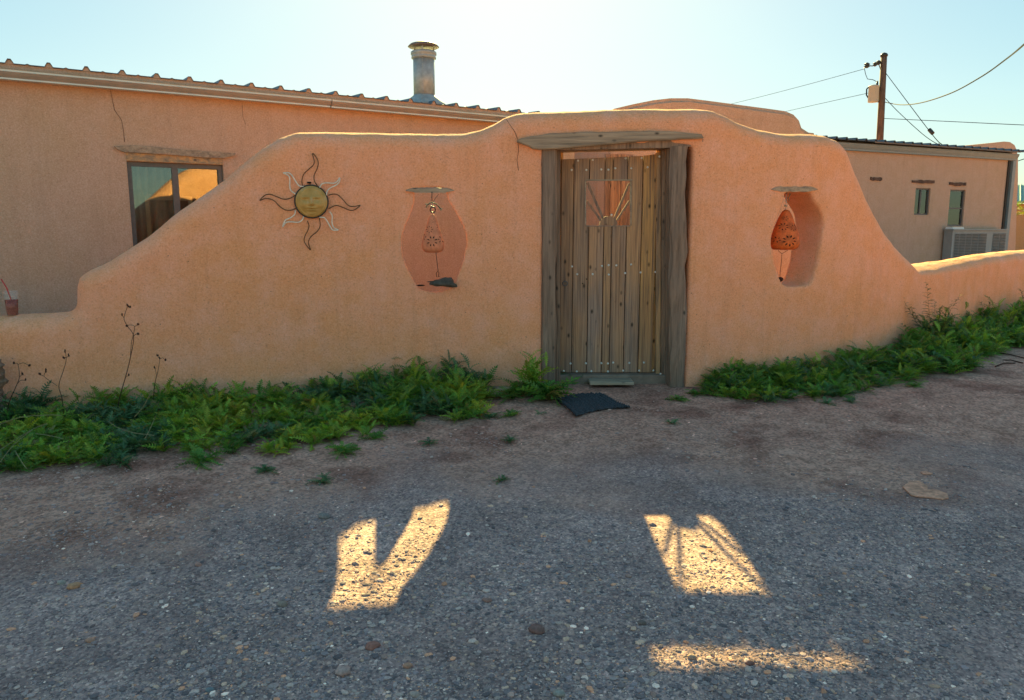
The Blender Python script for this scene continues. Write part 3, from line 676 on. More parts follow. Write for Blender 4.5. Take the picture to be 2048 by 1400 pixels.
for k, hh_ in enumerate(holes):
    a, b = hh_[0][0], hh_[1][0]; z0, z1 = hh_[0][1], hh_[2][1]; q = .03
    if k == 0:
        mid = a + (b - a) * .42
        wn = MB().prism([[(a + .002, z0 + .002), (b - .002, z0 + .002), (b - .002, z1 - .002), (a + .002, z1 - .002)], [(a + q, z0 + q), (mid, z0 + q), (mid, z1 - q), (a + q, z1 - q)], [(mid + q, z0 + q), (b - q, z0 + q), (b - q, z1 - q), (mid + q, z1 - q)]], hr, .03, .08).build('window', M['frame'], rroot)
        MB().prism([[(mid + q, z0 + q), (b - q, z0 + q), (b - q, z1 - q), (mid + q, z1 - q)]], hr, .10, .11).build('blind', M['curtain'], wn)
    else:
        mid = z0 + (z1 - z0) * .47
        wn = MB().prism([[(a + .002, z0 + .002), (b - .002, z0 + .002), (b - .002, z1 - .002), (a + .002, z1 - .002)], [(a + q, z0 + q), (b - q, z0 + q), (b - q, mid), (a + q, mid)], [(a + q, mid + q), (b - q, mid + q), (b - q, z1 - q), (a + q, z1 - q)]], hr, .03, .08).build('window', M['frame'], rroot)
    MB().prism([[(a + q - .004, z0 + q - .004), (b - q + .004, z0 + q - .004), (b - q + .004, z1 - q + .004), (a + q - .004, z1 - q + .004)]], hr, .05, .055).build('pane', M['glass'], wn)
for (a, b, yy) in ((1823, 1867, 363), (1898, 1930, 368), (1740, 1762, 358)):
    t_a, z_a = hrp(a, yy); t_b, z_b = hrp(b, yy + 1)
    pts = []
    nL = 9
    for i in range(nL): pts.append((t_a + (t_b - t_a) * i / (nL - 1), z_a + (z_b - z_a) * i / (nL - 1) + .03 + random.uniform(-.012, .015)))
    for i in range(nL - 1, -1, -1): pts.append((t_a + (t_b - t_a) * i / (nL - 1), z_a + (z_b - z_a) * i / (nL - 1) - .035 * (1 - abs(i / (nL - 1) - .5)) + random.uniform(-.012, .012)))
    MB().prism([pts], hr, -.03, -.003).build('window_lintel', M['polewood'], rroot).color = (.0, .4, .4, 1)
# rounded end parapet behind the right house
Q0 = hr(0, 0, 1.6)
pp = [(1860, 302), (1890, 295), (1940, 290), (1980, 286), (2008, 283), (2020, 284), (2029, 290), (2034, 301), (2036, 318), (2036, 360), (2033, 430), (2030, 520), (2028, 560)]
pq = [plane_hit(a, b, Q0, HRd) for a, b in pp]
def hq(t, z, d=0.): p = Q0 + HRd * t + HRn * d; return Vector((p.x, p.y, z))
MB().prism([[(pq[0][0], 0.), (pq[-1][0], -.3)] + pq[::-1]], hq, 0, .9).build('end_parapet', M['house'], rroot)

# evaporative cooler beside the right house
c0 = HR0 - HRn * .24
def hc_(t, z, d=0.): p = c0 + HRd * t + HRn * d; return Vector((p.x, p.y, z))
ct0, cz1 = plane_hit(1906, 461, c0, HRd); ct1, _ = plane_hit(2014, 461, c0, HRd)
cool = thing('air_cooler', hc_((ct0 + ct1) / 2, 0), 'long grey louvred air cooler cabinet against the right house', 'air cooler')
MB().prism([[(ct0, .06), (ct1, .06), (ct1, cz1), (ct0, cz1)]], hc_, 0, .2).build('cabinet', M['ac'], cool)
MB().prism([[(ct0 - .02, cz1 + .002), (ct1 + .02, cz1 + .002), (ct1 + .02, cz1 + .03), (ct0 - .02, cz1 + .03)]], hc_, -.03, .21).build('top_panel', M['ac'], cool)
gz_ = [plane_hit(px, 480, c0, HRd)[0] for px in (1905, 1930, 1942, 1955, 1967, 1976, 1984, 1997, 2011)]
for a, b in ((1909, 1917), (1918.5, 1929.5), (1931, 1941.5), (1943, 1955), (1956.5, 1972), (1985, 1997), (1998.5, 2010)):
    a_ = plane_hit(a, 480, c0, HRd)[0]; b_ = plane_hit(b, 480, c0, HRd)[0]; m_ = MB()
    z_ = .12
    while z_ < cz1 - .09:
        m_.add([hc_(a_, z_, -.004), hc_(b_, z_, -.004), hc_(b_, z_ + .02, -.02), hc_(a_, z_ + .02, -.02), hc_(b_, z_ + .024, -.004), hc_(a_, z_ + .024, -.004)], [(0, 1, 2, 3), (3, 2, 4, 5)]); z_ += .034
    m_.build('louver_panel', M['acdark'], cool, fix=False)
wt0, wz_ = plane_hit(1906, 459, c0, HRd); wt1, _ = plane_hit(1930, 459, c0, HRd)
bx = MB().prism([[(wt0, cz1 + .032), (wt1, cz1 + .032), (wt1 - .02, cz1 + .075), (wt0 + .02, cz1 + .075)]], hc_, .02, .18).build('plastic_tray', M['white'])
bx['label'] = 'small white tray lying on top of the grey air cooler'; bx['category'] = 'tray'

# far right: yard wall, neighbour with green roof, yellow shrub
yw = MB(); Yf = 22.
a = P(2010, 431, Yf); b = P(2180, 433, Yf + 3)
yw.add([(a.x, a.y, -.2), (b.x, b.y, -.2), (b.x, b.y, b.z), (a.x, a.y, a.z), (a.x, a.y + .3, -.2), (b.x, b.y + .3, -.2), (b.x, b.y + .3, b.z), (a.x, a.y + .3, a.z)], [(0, 1, 2, 3), (4, 5, 6, 7), (0, 1, 5, 4), (3, 2, 6, 7), (0, 3, 7, 4), (1, 2, 6, 5)])
yo = yw.build('yard_wall', M['farwall']); yo['label'] = 'plain orange yard wall past the corner of the right house'; yo['category'] = 'wall'
Yn = 34.; nb = thing('neighbour_house', (P(2090, 400, Yn).x, Yn, 0), 'distant house with pale green ribbed roof past the right house corner', 'house')
e0 = P(2000, 402, Yn); e1 = P(2300, 405, Yn); r0 = P(2000, 369, Yn + 3); r1 = P(2300, 372, Yn + 3)
MB().add([e0, e1, r1, r0, e0 - Vector((0, 0, .08)), e1 - Vector((0, 0, .08)), r1 - Vector((0, 0, .08)), r0 - Vector((0, 0, .08))], [(0, 1, 2, 3), (4, 5, 6, 7), (0, 1, 5, 4), (1, 2, 6, 5), (2, 3, 7, 6), (3, 0, 4, 7)]).build('roof', M['greenroof'], nb)
for i in range(30):
    f_ = i / 29; a = e0.lerp(e1, f_); b = r0.lerp(r1, f_); up_ = Vector((0, 0, .03))
    MB().tube([a + up_, b + up_], .025, 4).build('roof_rib', M['greenroof'], nb)
MB().add([(e0.x, Yn + .3, -.2), (e1.x, Yn + .3, -.2), (e1.x, Yn + .3, e1.z - .1), (e0.x, Yn + .3, e0.z - .1), (e0.x, Yn + 5, -.2), (e1.x, Yn + 5, -.2), (e1.x, Yn + 5, e1.z - .1), (e0.x, Yn + 5, e0.z - .1)], [(0, 1, 2, 3), (4, 5, 6, 7), (0, 1, 5, 4), (3, 2, 6, 7), (0, 3, 7, 4), (1, 2, 6, 5)]).build('wall', M['farwall'], nb)

# ------------------------------------------------------------------ utility pole and wires
PY = 34.
pole = thing('utility_pole', P(1759, 300, PY) * 1, 'brown wooden utility pole with grey transformer behind the right house', 'utility pole')
pole.location.z = .06
pt = P(1768, 112, PY); pbm = P(1759, 292, PY); dvec = (pt - pbm).normalized(); base = pbm - dvec * ((pbm.z + .2) / dvec.z)
MB().tube([base, pbm, pt], [.17, .15, .125], 10).build('shaft', M['polewood'], pole, True).color = (.1, .2, .3, 1)
MB().lathe([(.15, -.02), (.16, .03), (.12, .10), (.03, .14)], pt, 10).build('pole_cap', M['darkmetal'], pole, True)
tc = P(1747, 188, PY - .1); kk = PY * 1.05 / F
MB().lathe([(8.3 * kk, -14.5 * kk), (9 * kk, -13.5 * kk), (9 * kk, 12.5 * kk), (9.6 * kk, 13 * kk), (9.6 * kk, 14 * kk), (4 * kk, 16 * kk)], tc, 16).build('transformer', M['transformer'], pole, True)
MB().tube([P(1754, 172, PY), P(1755, 162, PY)], [.06, .03], 8).build('bushing', M['darkmetal'], pole, True)
MB().tube([P(1739, 173, PY), P(1733.5, 178, PY), P(1733, 190, PY), P(1736, 195, PY), P(1740, 198, PY)], .03, 5).build('transformer_lead', M['cable'], pole)
MB().box(P(1757, 176, PY), (.3, .12, .06)).build('bracket', M['darkmetal'], pole); MB().box(P(1757, 203, PY), (.3, .12, .06)).build('bracket', M['darkmetal'], pole)
for q, r_ in ((P(1734, 131, PY), .13), (P(1750, 129, PY), .10), (P(1757, 125.5, PY), .11)):
    MB().lathe([(r_ * .3, -r_ * .8), (r_, -r_ * .3), (r_ * .5, 0), (r_, r_ * .35), (r_ * .3, r_ * .9)], q, 10).build('insulator', M['darkmetal'], pole, True)
MB().tube([P(1762, 124.5, PY), P(1757, 125.5, PY), P(1750, 129, PY), P(1745, 132, PY), P(1734, 131, PY), P(1728, 137, PY)], .022, 5).build('pin_arm', M['darkmetal'], pole)
MB().tube([P(1729, 138, PY), P(1731, 148, PY), P(1735, 158, PY), P(1746, 159.5, PY), P(1753, 163, PY)], .014, 4).build('jumper_wire', M['cable'], pole)
MB().tube([P(1757, 127, PY), P(1762, 141, PY)], .02, 4).build('arm_brace', M['darkmetal'], pole)
def wire(pts, r_, label, mat='cable'):
    o = MB().tube(catmull([tuple(p) for p in pts], 8), r_, 4).build('power_line', M[mat]); o['label'] = label; o['category'] = 'power line'; o['group'] = 'overhead wires at the utility pole'
    return o
wire([P(1728, 138, PY), P(1600, 173, PY + 7), P(1470, 206, PY + 16), P(1300, 245, PY + 30)], .010, 'upper thin wire running left from the utility pole to the parapet')
wire([P(1737, 186, PY), P(1660, 203, PY + 5), P(1580, 221, PY + 12), P(1400, 262, PY + 26)], .010, 'lower thin wire running left from the grey transformer')
g1 = wire([P(1770, 144, PY), P(1862, 266, PY - 5), P(1890, 295, PY - 7), P(1960, 372, PY - 12)], .016, 'straight guy wire slanting down right from the pole with a dark clamp')
gc = P(1858.5, 259, PY - 4.9); gd = P(1863, 264, PY - 5); gc_ = MB().tube([gc, gd + (gd - gc) * .6], .07, 8).build('clamp', M['darkmetal'], g1)
wire([P(1769, 195, PY), P(1800, 227, PY - 1), P(1850, 272, PY - 4), P(1886, 294, PY - 6), P(1930, 318, PY - 9)], .016, 'sagging lower wire meeting the guy wire above the right roof')
wire([P(1769, 204, PY), P(1800, 209.5, PY - 4), P(1840, 206, PY - 9), P(1900, 187, PY - 14), P(1960, 155, PY - 18), P(2010, 120, PY - 21), P(2060, 78, PY - 24), P(2200, -60, PY - 27)], .016, 'thick pale twisted cable curving up to the top right corner', 'cablepale')
wire([P(1769, 237, PY), P(1900, 243, PY - 3), P(2048, 250, PY - 6), P(2250, 258, PY - 9)], .012, 'nearly level thin wire running right from the utility pole')
wire([P(2036, 322, 24), P(2048, 318, 24), P(2120, 296, 24)], .012, 'short thin wire leaving the rounded corner of the right house')

# ------------------------------------------------------------------ sun face ornament
sc7 = lambda a, b: (500 + a / 6.0875, 290 + b / 6.0875)
sun_c = Wp(*sc7(750, 690), -.03)
sf = thing('metal_sun_face', sun_c, 'round bronze sun face ornament with wavy wire rays on the garden wall', 'wall ornament')
rad = (Wp(*sc7(950, 690)) - Wp(*sc7(550, 690))).length / 2
s0, z0 = Wsz(*sc7(750, 690))
def gq(x, y, cx_, cy_, sx_, sy_): return math.exp(-((x - cx_) / sx_) ** 2 - ((y - cy_) / sy_) ** 2)
def relief(x, y):
    r2 = math.hypot(x, y); h = .035 * max(0, 1 - r2 * r2) ** .6
    h += .016 * gq(x, y, 0, -.02, .11, .30) + .010 * gq(x, y, 0, -.16, .18, .09)
    for s_ in (-1, 1):
        h += .010 * gq(x, y, s_ * .35, .26, .2, .07) - .010 * gq(x, y, s_ * .32, .12, .17, .09) + .008 * gq(x, y, s_ * .32, .12, .09, .05)
        h += .010 * gq(x, y, s_ * .45, -.22, .22, .2)
    h += .011 * gq(x, y, 0, -.40, .28, .06) - .010 * gq(x, y, 0, -.46, .26, .03) + .010 * gq(x, y, 0, -.53, .22, .055) + .008 * gq(x, y, 0, -.78, .2, .12)
    h += .004 * math.exp(-((math.hypot(x * 1.05, (y + .05)) - .86) / .03) ** 2)
    return h
V_ = []; Fs = []; NR, NA = 30, 56
for i in range(NR + 1):
    for k in range(NA):
        rr_ = i / NR; an = 2 * math.pi * k / NA; x_, y_ = rr_ * math.cos(an), rr_ * math.sin(an)
        V_.append(Wpt(s0 + x_ * rad, z0 + y_ * rad, -.025 - relief(x_, y_)))
for i in range(NR):
    for k in range(NA): Fs.append((i * NA + k, i * NA + (k + 1) % NA, (i + 1) * NA + (k + 1) % NA, (i + 1) * NA + k))
MB().add(V_, Fs).build('face', M['sunface'], sf, True, fix=False)
MB().tube([Wpt(s0 + rad * math.cos(t), z0 + rad * math.sin(t), -.028) for t in np.linspace(0, 2 * math.pi, 48, endpoint=False)], .0065, 6, True).build('rim', M['darkmetal'], sf, True)
MB().prism([[(s0 + rad * .97 * math.cos(t), z0 + rad * .97 * math.sin(t)) for t in np.linspace(0, 2 * math.pi, 40, endpoint=False)]], Wpt, -.02, -.012).build('back_plate', M['darkmetal'], sf)
rays = [('b', [(645, 500), (634, 440), (655, 360), (715, 300), (765, 255), (785, 205), (762, 105), (815, 165), (832, 225), (815, 300), (783, 370), (785, 440), (830, 510)]),
        ('w', [(655, 507), (600, 500), (555, 440), (510, 370), (470, 343), (408, 345), (455, 365), (485, 400), (487, 500), (500, 555), (555, 600)]),
        ('b', [(555, 612), (490, 650), (420, 662), (350, 640), (250, 602), (180, 618), (122, 678), (180, 656), (250, 660), (310, 690), (360, 745), (430, 790), (500, 795), (560, 772)]),
        ('w', [(556, 795), (545, 845), (500, 885), (430, 920), (400, 1000), (440, 945), (510, 938), (590, 942), (635, 915), (655, 870)]),
        ('b', [(700, 925), (720, 985), (700, 1050), (670, 1110), (665, 1180), (738, 1278), (713, 1190), (740, 1120), (820, 1050), (855, 985), (845, 890)]),
        ('w', [(968, 812), (1000, 860), (1000, 950), (1025, 1010), (1075, 1035), (1010, 1035), (975, 990), (935, 920), (900, 885), (845, 882)]),
        ('b', [(955, 615), (1010, 600), (1070, 610), (1130, 665), (1200, 740), (1270, 750), (1340, 735), (1280, 785), (1220, 797), (1140, 765), (1050, 738), (960, 775)]),
        ('w', [(848, 520), (880, 475), (940, 465), (1020, 468), (1065, 445), (1090, 402), (1088, 450), (1050, 490), (980, 525), (940, 565), (932, 615)])]
for kind, pts in rays:
    th_ = -.03; pl = []
    mid = len(pts) // 2
    sm = catmull(pts, 5)
    pl = [Wp(*sc7(a, b), th_) for a, b in sm]
    MB().tube(pl, .0052 if kind == 'w' else .0040, 6).build('ray', M['whitewire' if kind == 'w' else 'brownwire'], sf, True)
nc = Wp(*sc7(722, 460), -.01); MB().box(nc, (.03, .03, .012), bev=.002).build('hanger_hook', M['black'], sf)
MB().tube([Wp(*sc7(722, 460), -.02), Wp(*sc7(738, 495), -.025)], .003, 5).build('hanger_loop', M['darkmetal'], sf)

# ------------------------------------------------------------------ hanging bells in the niches
def bell(cxp, prof_px, scale, ox, oy, dep, mat, label, top_pts, stars, cord, extra):
    fnp = lambda a, b: Wp(ox + a / 5.385, oy + b / 5.385, dep)
    cpt = fnp(cxp, (prof_px[0][1] + prof_px[-1][1]) / 2)
    root = thing('clay_bell', cpt, label, 'wind bell', 'clay bells hanging in the niches')
    kpx = (fnp(cxp + 100, 700) - fnp(cxp - 100, 700)).length / 200
    pr = []
    for r_, b in prof_px: pr.append((r_ * kpx, fnp(cxp, b).z - cpt.z))
    MB().lathe(pr, cpt, 28, 1, .72).build('bell_body', M[mat], root, True)
    _, _, tx_, ty_ = planS(Wsz(ox + cxp / 5.385, oy + 700 / 5.385)[0])
    def onbody(a, b):
        rr_ = np.interp(b, [q[1] for q in prof_px], [q[0] for q in prof_px]); x_ = (a - cxp)
        x_ = max(-rr_ * .97, min(rr_ * .97, x_)); y_ = -math.sqrt(max(rr_ ** 2 - x_ ** 2, 0)) * .72 * kpx
        return Vector((cpt.x + x_ * kpx, cpt.y + y_ - .0015, fnp(cxp, b).z))
    for (sx_, sy_, rr_, n, r_in, ph) in stars:
        for k in range(n):
            an = 2 * math.pi * k / n + ph; dx, dy_ = math.cos(an), math.sin(an)
            c1 = (sx_ + dx * r_in, sy_ + dy_ * r_in); c2 = (sx_ + dx * rr_, sy_ + dy_ * rr_); cm = ((c1[0] + c2[0]) / 2, (c1[1] + c2[1]) / 2); ww = (rr_ - r_in) * .2
            pts = [onbody(*c1), onbody(cm[0] - dy_ * ww, cm[1] + dx * ww), onbody(*c2), onbody(cm[0] + dy_ * ww, cm[1] - dx * ww)]
            bk = [p + Vector((0, .003, 0)) for p in pts]
            MB().add(pts + bk, [(0, 1, 2, 3), (4, 5, 6, 7), (0, 1, 5, 4), (1, 2, 6, 5), (2, 3, 7, 6), (3, 0, 4, 7)]).build('cut_petal', M['black'], root)
    for nm, pts, r_, mt in top_pts + cord:
        MB().tube([fnp(a, b) for a, b in pts], r_, 6).build(nm, M[mt], root, True)
    return root, fnp
arc = lambda cx_, cy_, r_, n=12: [(cx_ + r_ * math.cos(2 * math.pi * k / n), cy_ + r_ * 1.1 * math.sin(2 * math.pi * k / n)) for k in range(n + 1)]
b1_, f1 = bell(567, [(12, 478), (22, 486), (34, 500), (48, 530), (62, 580), (80, 640), (98, 690), (113, 740), (123, 790), (123, 830), (112, 860), (90, 880), (60, 888), (10, 888)], 1, 760, 340, -.03, 'bellclay',
    'brown clay bell with star cutouts hanging in the left niche above driftwood',
    [('chain', [(558, 235), (557, 290), (560, 345)], .0035, 'darkmetal'), ('chain', [(630, 262), (600, 300), (575, 335)], .002, 'darkmetal'), ('rope_bow', [(495, 400), (515, 372), (555, 350), (600, 365), (640, 405), (655, 425)], .0055, 'stoneclap'), ('rope_end', [(488, 365), (512, 382), (495, 408)], .006, 'rope'), ('rope_end', [(640, 412), (652, 440), (672, 410)], .006, 'rope'), ('hanging_ring', arc(567, 428, 28), .005, 'darkmetal'), ('hanging_hook', arc(552, 372, 16), .004, 'transformer')],
    [(567, 765, 62, 8, 28, .39), (535, 640, 42, 8, 22, 0.), (640, 600, 32, 6, 14, .3), (580, 545, 24, 4, 10, .3), (663, 745, 40, 6, 16, 0), (470, 720, 36, 5, 14, 0)],
    [('clapper_cord', [(600, 885), (608, 950), (618, 1030), (625, 1090)], .003, 'darkmetal'), ('wire_loop', [(610, 1150), (604, 1110), (618, 1088), (634, 1105), (628, 1150), (645, 1140)], .003, 'drystem')], None)
b2_, f2 = bell(420, [(12, 425), (30, 440), (40, 460), (52, 490), (66, 530), (84, 590), (100, 650), (118, 710), (128, 760), (130, 800), (116, 840), (88, 860), (10, 864)], 1, 1508, 340, .10, 'bellrust',
    'rust orange clay bell with star cutouts hanging in the right niche',
    [('chain', [(440, 235), (432, 290), (432, 350), (430, 400), (425, 440)], .0045, 'transformer'), ('rope_bow', [(480, 255), (455, 300), (465, 330)], .004, 'rope'), ('hanging_ring', arc(424, 460, 22), .005, 'darkmetal'), ('rope_end', [(415, 380), (430, 392), (445, 380)], .007, 'rope')],
    [(432, 762, 64, 9, 30, .1), (385, 610, 44, 8, 20, .3), (478, 620, 38, 8, 18, .2), (405, 520, 26, 5, 10, .2), (330, 750, 34, 6, 14, .3)],
    [('clapper_cord', [(385, 905), (378, 1000), (365, 1120), (362, 1185)], .0025, 'drystem'), ('clapper_yoke', [(345, 870), (385, 905), (450, 868)], .0025, 'drystem')], None)
# dark driftwood lump on left sill, rusty bits on right sill
def lump(name, c, r3, seed, mat, label, cat, rot=0, sub=3, am=.35, group=None, skew=0):
    bm = bmesh.new(); bmesh.ops.create_icosphere(bm, subdivisions=sub, radius=1)
    for v in bm.verts:
        d = v.co.normalized(); h = 1 + am * noise.noise(d * 1.4 + Vector((seed, 0, 0))) + am * .4 * noise.noise(d * 4 + Vector((seed, 3, 0)))
        q = Vector((d.x * h * r3[0], d.y * h * r3[1], d.z * h * r3[2] * (1 + skew * d.x))); q.rotate(Matrix.Rotation(rot, 3, 'Z')); v.co = q
    me = bpy.data.meshes.new(name); bm.to_mesh(me); bm.free(); me.materials.append(M[mat]); me.polygons.foreach_set('use_smooth', [True] * len(me.polygons))
    o = bpy.data.objects.new(name, me); C.objects.link(o); o.location = c
    if label: o['label'] = label; o['category'] = cat
    if group: o['group'] = group
    return o
pc = f1(660, 1210); lump('driftwood', pc, (.125, .05, .036), 3, 'stoneclap', 'dark lump of driftwood lying on the sill of the left niche', 'driftwood', .05, 3, .5, skew=.7)
pc = f1(440, 1238); lump('wood_chip', pc + Vector((0, -.02, 0)), (.035, .015, .007), 5, 'black', 'small black chip beside the driftwood on the left niche sill', 'wood chip', .2, 2)
pc = f2(360, 1185); lump('bell_clapper', pc, (.03, .03, .022), 8, 'drystem', 'small rusty clapper resting on the sill of the right niche', 'clapper', .2, 2)

# ------------------------------------------------------------------ cup on the low wall
cb_ = Wp(8, 629, .16); cb_.z = Wsz(8, 631, .14)[1] + .0
kc_ = cb_.y / F
cup = thing('drink_cup', cb_, 'clear plastic cup of dark cola with red straw on the low wall', 'cup')
hh_ = 48 * kc_
MB().lathe([(10.5 * kc_, 0), (13 * kc_, hh_), (13.6 * kc_, hh_), (13.6 * kc_, hh_ + .004), (12.4 * kc_, hh_ + .003), (10 * kc_, .004)], cb_, 24).build('cup_body', M['clear'], cup, True)
MB().lathe([(9.8 * kc_, .006), (11.6 * kc_, hh_ * .66)], cb_, 24).build('cola', M['cola'], cup, True)
MB().tube([cb_ + Vector((.028, -.0, .02)), cb_ + Vector((-.02, -.01, hh_ + .03)), cb_ + Vector((-.05, -.02, hh_ + .10))], .0045, 8).build('straw', M['redstraw'], cup, True)

# ------------------------------------------------------------------ boards, mat, post, scraps
def slab(pts_px, h, name, mat, label, cat, z=0., zofs=.0):
    pts = [Gd(a, b) for a, b in pts_px]; m_ = MB()
    m_.prism([[(p.x, p.y) for p in pts]], lambda a, b, d: (a, b, d), z, z + h)
    o = m_.build(name, M[mat]); o['label'] = label; o['category'] = cat
    bm = bmesh.new(); bm.from_mesh(o.data); bmesh.ops.bevel(bm, geom=bm.edges[:], offset=min(.004, h * .2), segments=1, affect='EDGES'); bm.to_mesh(o.data); bm.free()
    return o
o = slab([(1180, 776), (1268, 776), (1256, 757), (1172, 757)], .03, 'step_board', 'board', 'short pale board lying as a step below the plank door', 'board', z=.012); o.color = (.15, .2, .3, 1)
o = slab([(972, 797), (1034, 796), (1044, 778), (972, 776)], .022, 'wall_board', 'board', 'pale board lying at the wall foot behind the weed left of the door', 'board', z=-.015); o.color = (.05, .6, .3, 1)
# woven rubber mat, curled
mv = []; mfc = []
A_, B_, C_, D_ = Gd(1109, 802), Gd(1152, 837), Gd(1260, 818), Gd(1206, 793)
mat_root = thing('door_mat', (A_ + C_) / 2, 'black ribbed rubber mat lying askew on the gravel before the door', 'door mat')
nu, nv = 44, 26
for i in range(nu + 1):
    for j in range(nv + 1):
        f_, g_ = i / nu, j / nv
        p = (A_.lerp(D_, f_)).lerp(B_.lerp(C_, f_), g_)
        p = p + Vector((0, .06 * math.sin(f_ * math.pi) * (1), 0))
        h = .018 + .014 * math.sin(f_ * 3.1 + g_ * 2) * math.sin(g_ * 3) +   .014 * math.sin(j * math.pi + .8 * math.sin(i * .8)) + .002 * math.sin(i * 1.9)
        mv.append((p.x + random.uniform(-.002, .002), p.y, gz(p.y) + .008 + h))
for i in range(nu):
    for j in range(nv): a = i * (nv + 1) + j; mfc.append((a, a + 1, a + nv + 2, a + nv + 1))
mt = MB().add(mv, mfc).build('mat_surface', M['rubber'], mat_root, fix=False); md = mt.modifiers.new('s', 'SOLIDIFY'); md.thickness = .012
# rough post at the very left edge
pr_ = Gd(-6, 862); po = beam((pr_.x - .215, pr_.y + .3, gz(pr_.y) - .05), (pr_.x - .205, pr_.y + .28, Wsz(-4, 708)[1] - .02), .15, .13, 12, 26, .015, .03).build('stump_post', M['post'])
po['label'] = 'rough dark wooden stump against the low wall at the left edge'; po['category'] = 'post'; po.color = (.1, .3, .3, 1)
# flattened tan scraps
def scrap(pts_px, label, th=.008):
    pts = [Gd(a, b) for a, b in pts_px]; zz = .003
    m_ = MB().prism([[(p.x, p.y) for p in pts]], lambda a, b, d: (a, b, d + gh(a, b) + noise.noise(Vector((a * 18, b * 18, 0))) * .004), zz, zz + th)
    o = m_.build('clay_scrap', M['scrap']); o['label'] = label; o['category'] = 'scrap'; return o
z3 = lambda a, b: (1360 + a / 2.977, 560 + b / 2.977)
scrap([z3(*q) for q in [(1325, 1240), (1345, 1225), (1370, 1208), (1420, 1212), (1470, 1235), (1475, 1255), (1530, 1258), (1590, 1280), (1600, 1305), (1560, 1308), (1500, 1300), (1430, 1295), (1375, 1285), (1350, 1262)]], 'large flattened tan scrap on the gravel at the right', .006)
scrap([z3(*q) for q in [(1430, 1150), (1465, 1148), (1505, 1160), (1490, 1168), (1445, 1162)]], 'small tan scrap just above the large tan scrap on the right gravel', .005)

# ------------------------------------------------------------------ pebbles
def ico(sub=1):
    bm = bmesh.new(); bmesh.ops.create_icosphere(bm, subdivisions=sub, radius=1); v = np.array([q.co[:] for q in bm.verts]); f_ = np.array([[q.index for q in fa.verts] for fa in bm.faces]); bm.free(); return v, f_
octv = np.array([(1, 0, 0), (-.9, .15, 0), (0, 1, .05), (.1, -1, 0), (.1, .05, 1), (0, 0, -1)], float); octf = np.array([(0, 2, 4), (2, 1, 4), (1, 3, 4), (3, 0, 4), (2, 0, 5), (1, 2, 5), (3, 1, 5), (0, 3, 5)])
icv, icf = ico(1)
pal = np.array([(.10, .105, .12), (.16, .16, .17), (.22, .215, .21), (.075, .08, .095), (.26, .22, .18), (.30, .19, .13), (.13, .13, .15), (.20, .17, .16), (.45, .43, .40)])
palw = np.array([.22, .22, .14, .14, .07, .03, .12, .045, .022]); palw /= palw.sum()
def scatter(n, bv, bf, smin, smax, ylo, yhi, mskf, name, jit=.25, flat=.42, xr=.76, ypow=2.0):
    u = rng.random(n * 3); Y = 1 / (1 / ylo - u * (1 / ylo - 1 / yhi)) if ypow == 2 else ylo + u * (yhi - ylo)
    X = (rng.random(n * 3) * 2 - 1) * xr * Y
    keep = np.array([mskf(float(a), float(b)) for a, b in zip(X, Y)]) > rng.random(n * 3); X = X[keep][:n]; Y = Y[keep][:n]; n = len(X)
    Z = np.array([gh(float(a), float(b)) for a, b in zip(X, Y)])
    sz = smin + (smax - smin) * rng.random(n) ** 3
    ang = rng.random(n) * 2 * np.pi; el = .75 + .6 * rng.random(n)
    L = bv[None] * (1 + jit * (rng.random((n, len(bv), 1)) - .5) * 2)
    L = L * np.stack([sz * el, sz / el, sz * flat * (0.7 + .6 * rng.random(n))], -1)[:, None, :]
    c_, s_ = np.cos(ang), np.sin(ang)
    G = np.stack([L[..., 0] * c_[:, None] - L[..., 1] * s_[:, None] + X[:, None], L[..., 0] * s_[:, None] + L[..., 1] * c_[:, None] + Y[:, None], L[..., 2] + Z[:, None] + sz[:, None] * .08], -1)
    Fc = (bf[None] + (np.arange(n) * len(bv))[:, None, None]).reshape(-1, 3)
    col = pal[rng.choice(len(pal), n, p=palw)] * np.array([2.15, 1.85, 1.75]) * (.7 + .6 * rng.random((n, 1)))
    brown = np.clip((np.interp(Y, [4.2, 5.6], [0, 1]) + np.clip((-X - 1.2) * .3, 0, .6)), 0, 1)[:, None]
    col = col * np.array([1.25, .99, .90]) * (1 - brown * .6) + np.array([.68, .36, .28]) * (.6 + .6 * rng.random((n, 1))) * brown * .6
    o = npmesh(name, G.reshape(-1, 3), Fc, M['pebble'], False, np.repeat(col, len(bv), 0)); o['kind'] = 'stuff'
    return o
def mk1(x, y):
    n_ = noise.noise(Vector((x * .8, y * .8, 3))) + .5 * noise.noise(Vector((x * 2.4, y * 2.4, 5)))
    return max(.06, min(1, .75 + n_ * 1.3 - max(0, y - 3.9) * .28 - max(0, -x - 1.3) * .12))
g1_ = scatter(80000, octv, octf, .0025, .0075, 2.1, 7.6, mk1, 'gravel'); g1_['label'] = 'fine blue grey gravel grains'
g2_ = scatter(7000, icv[:12] if len(icv) > 12 and False else icv, icf, .006, .017, 2.1, 7.2, mk1, 'gravel'); g2_['label'] = 'coarse loose pebbles among the gravel'
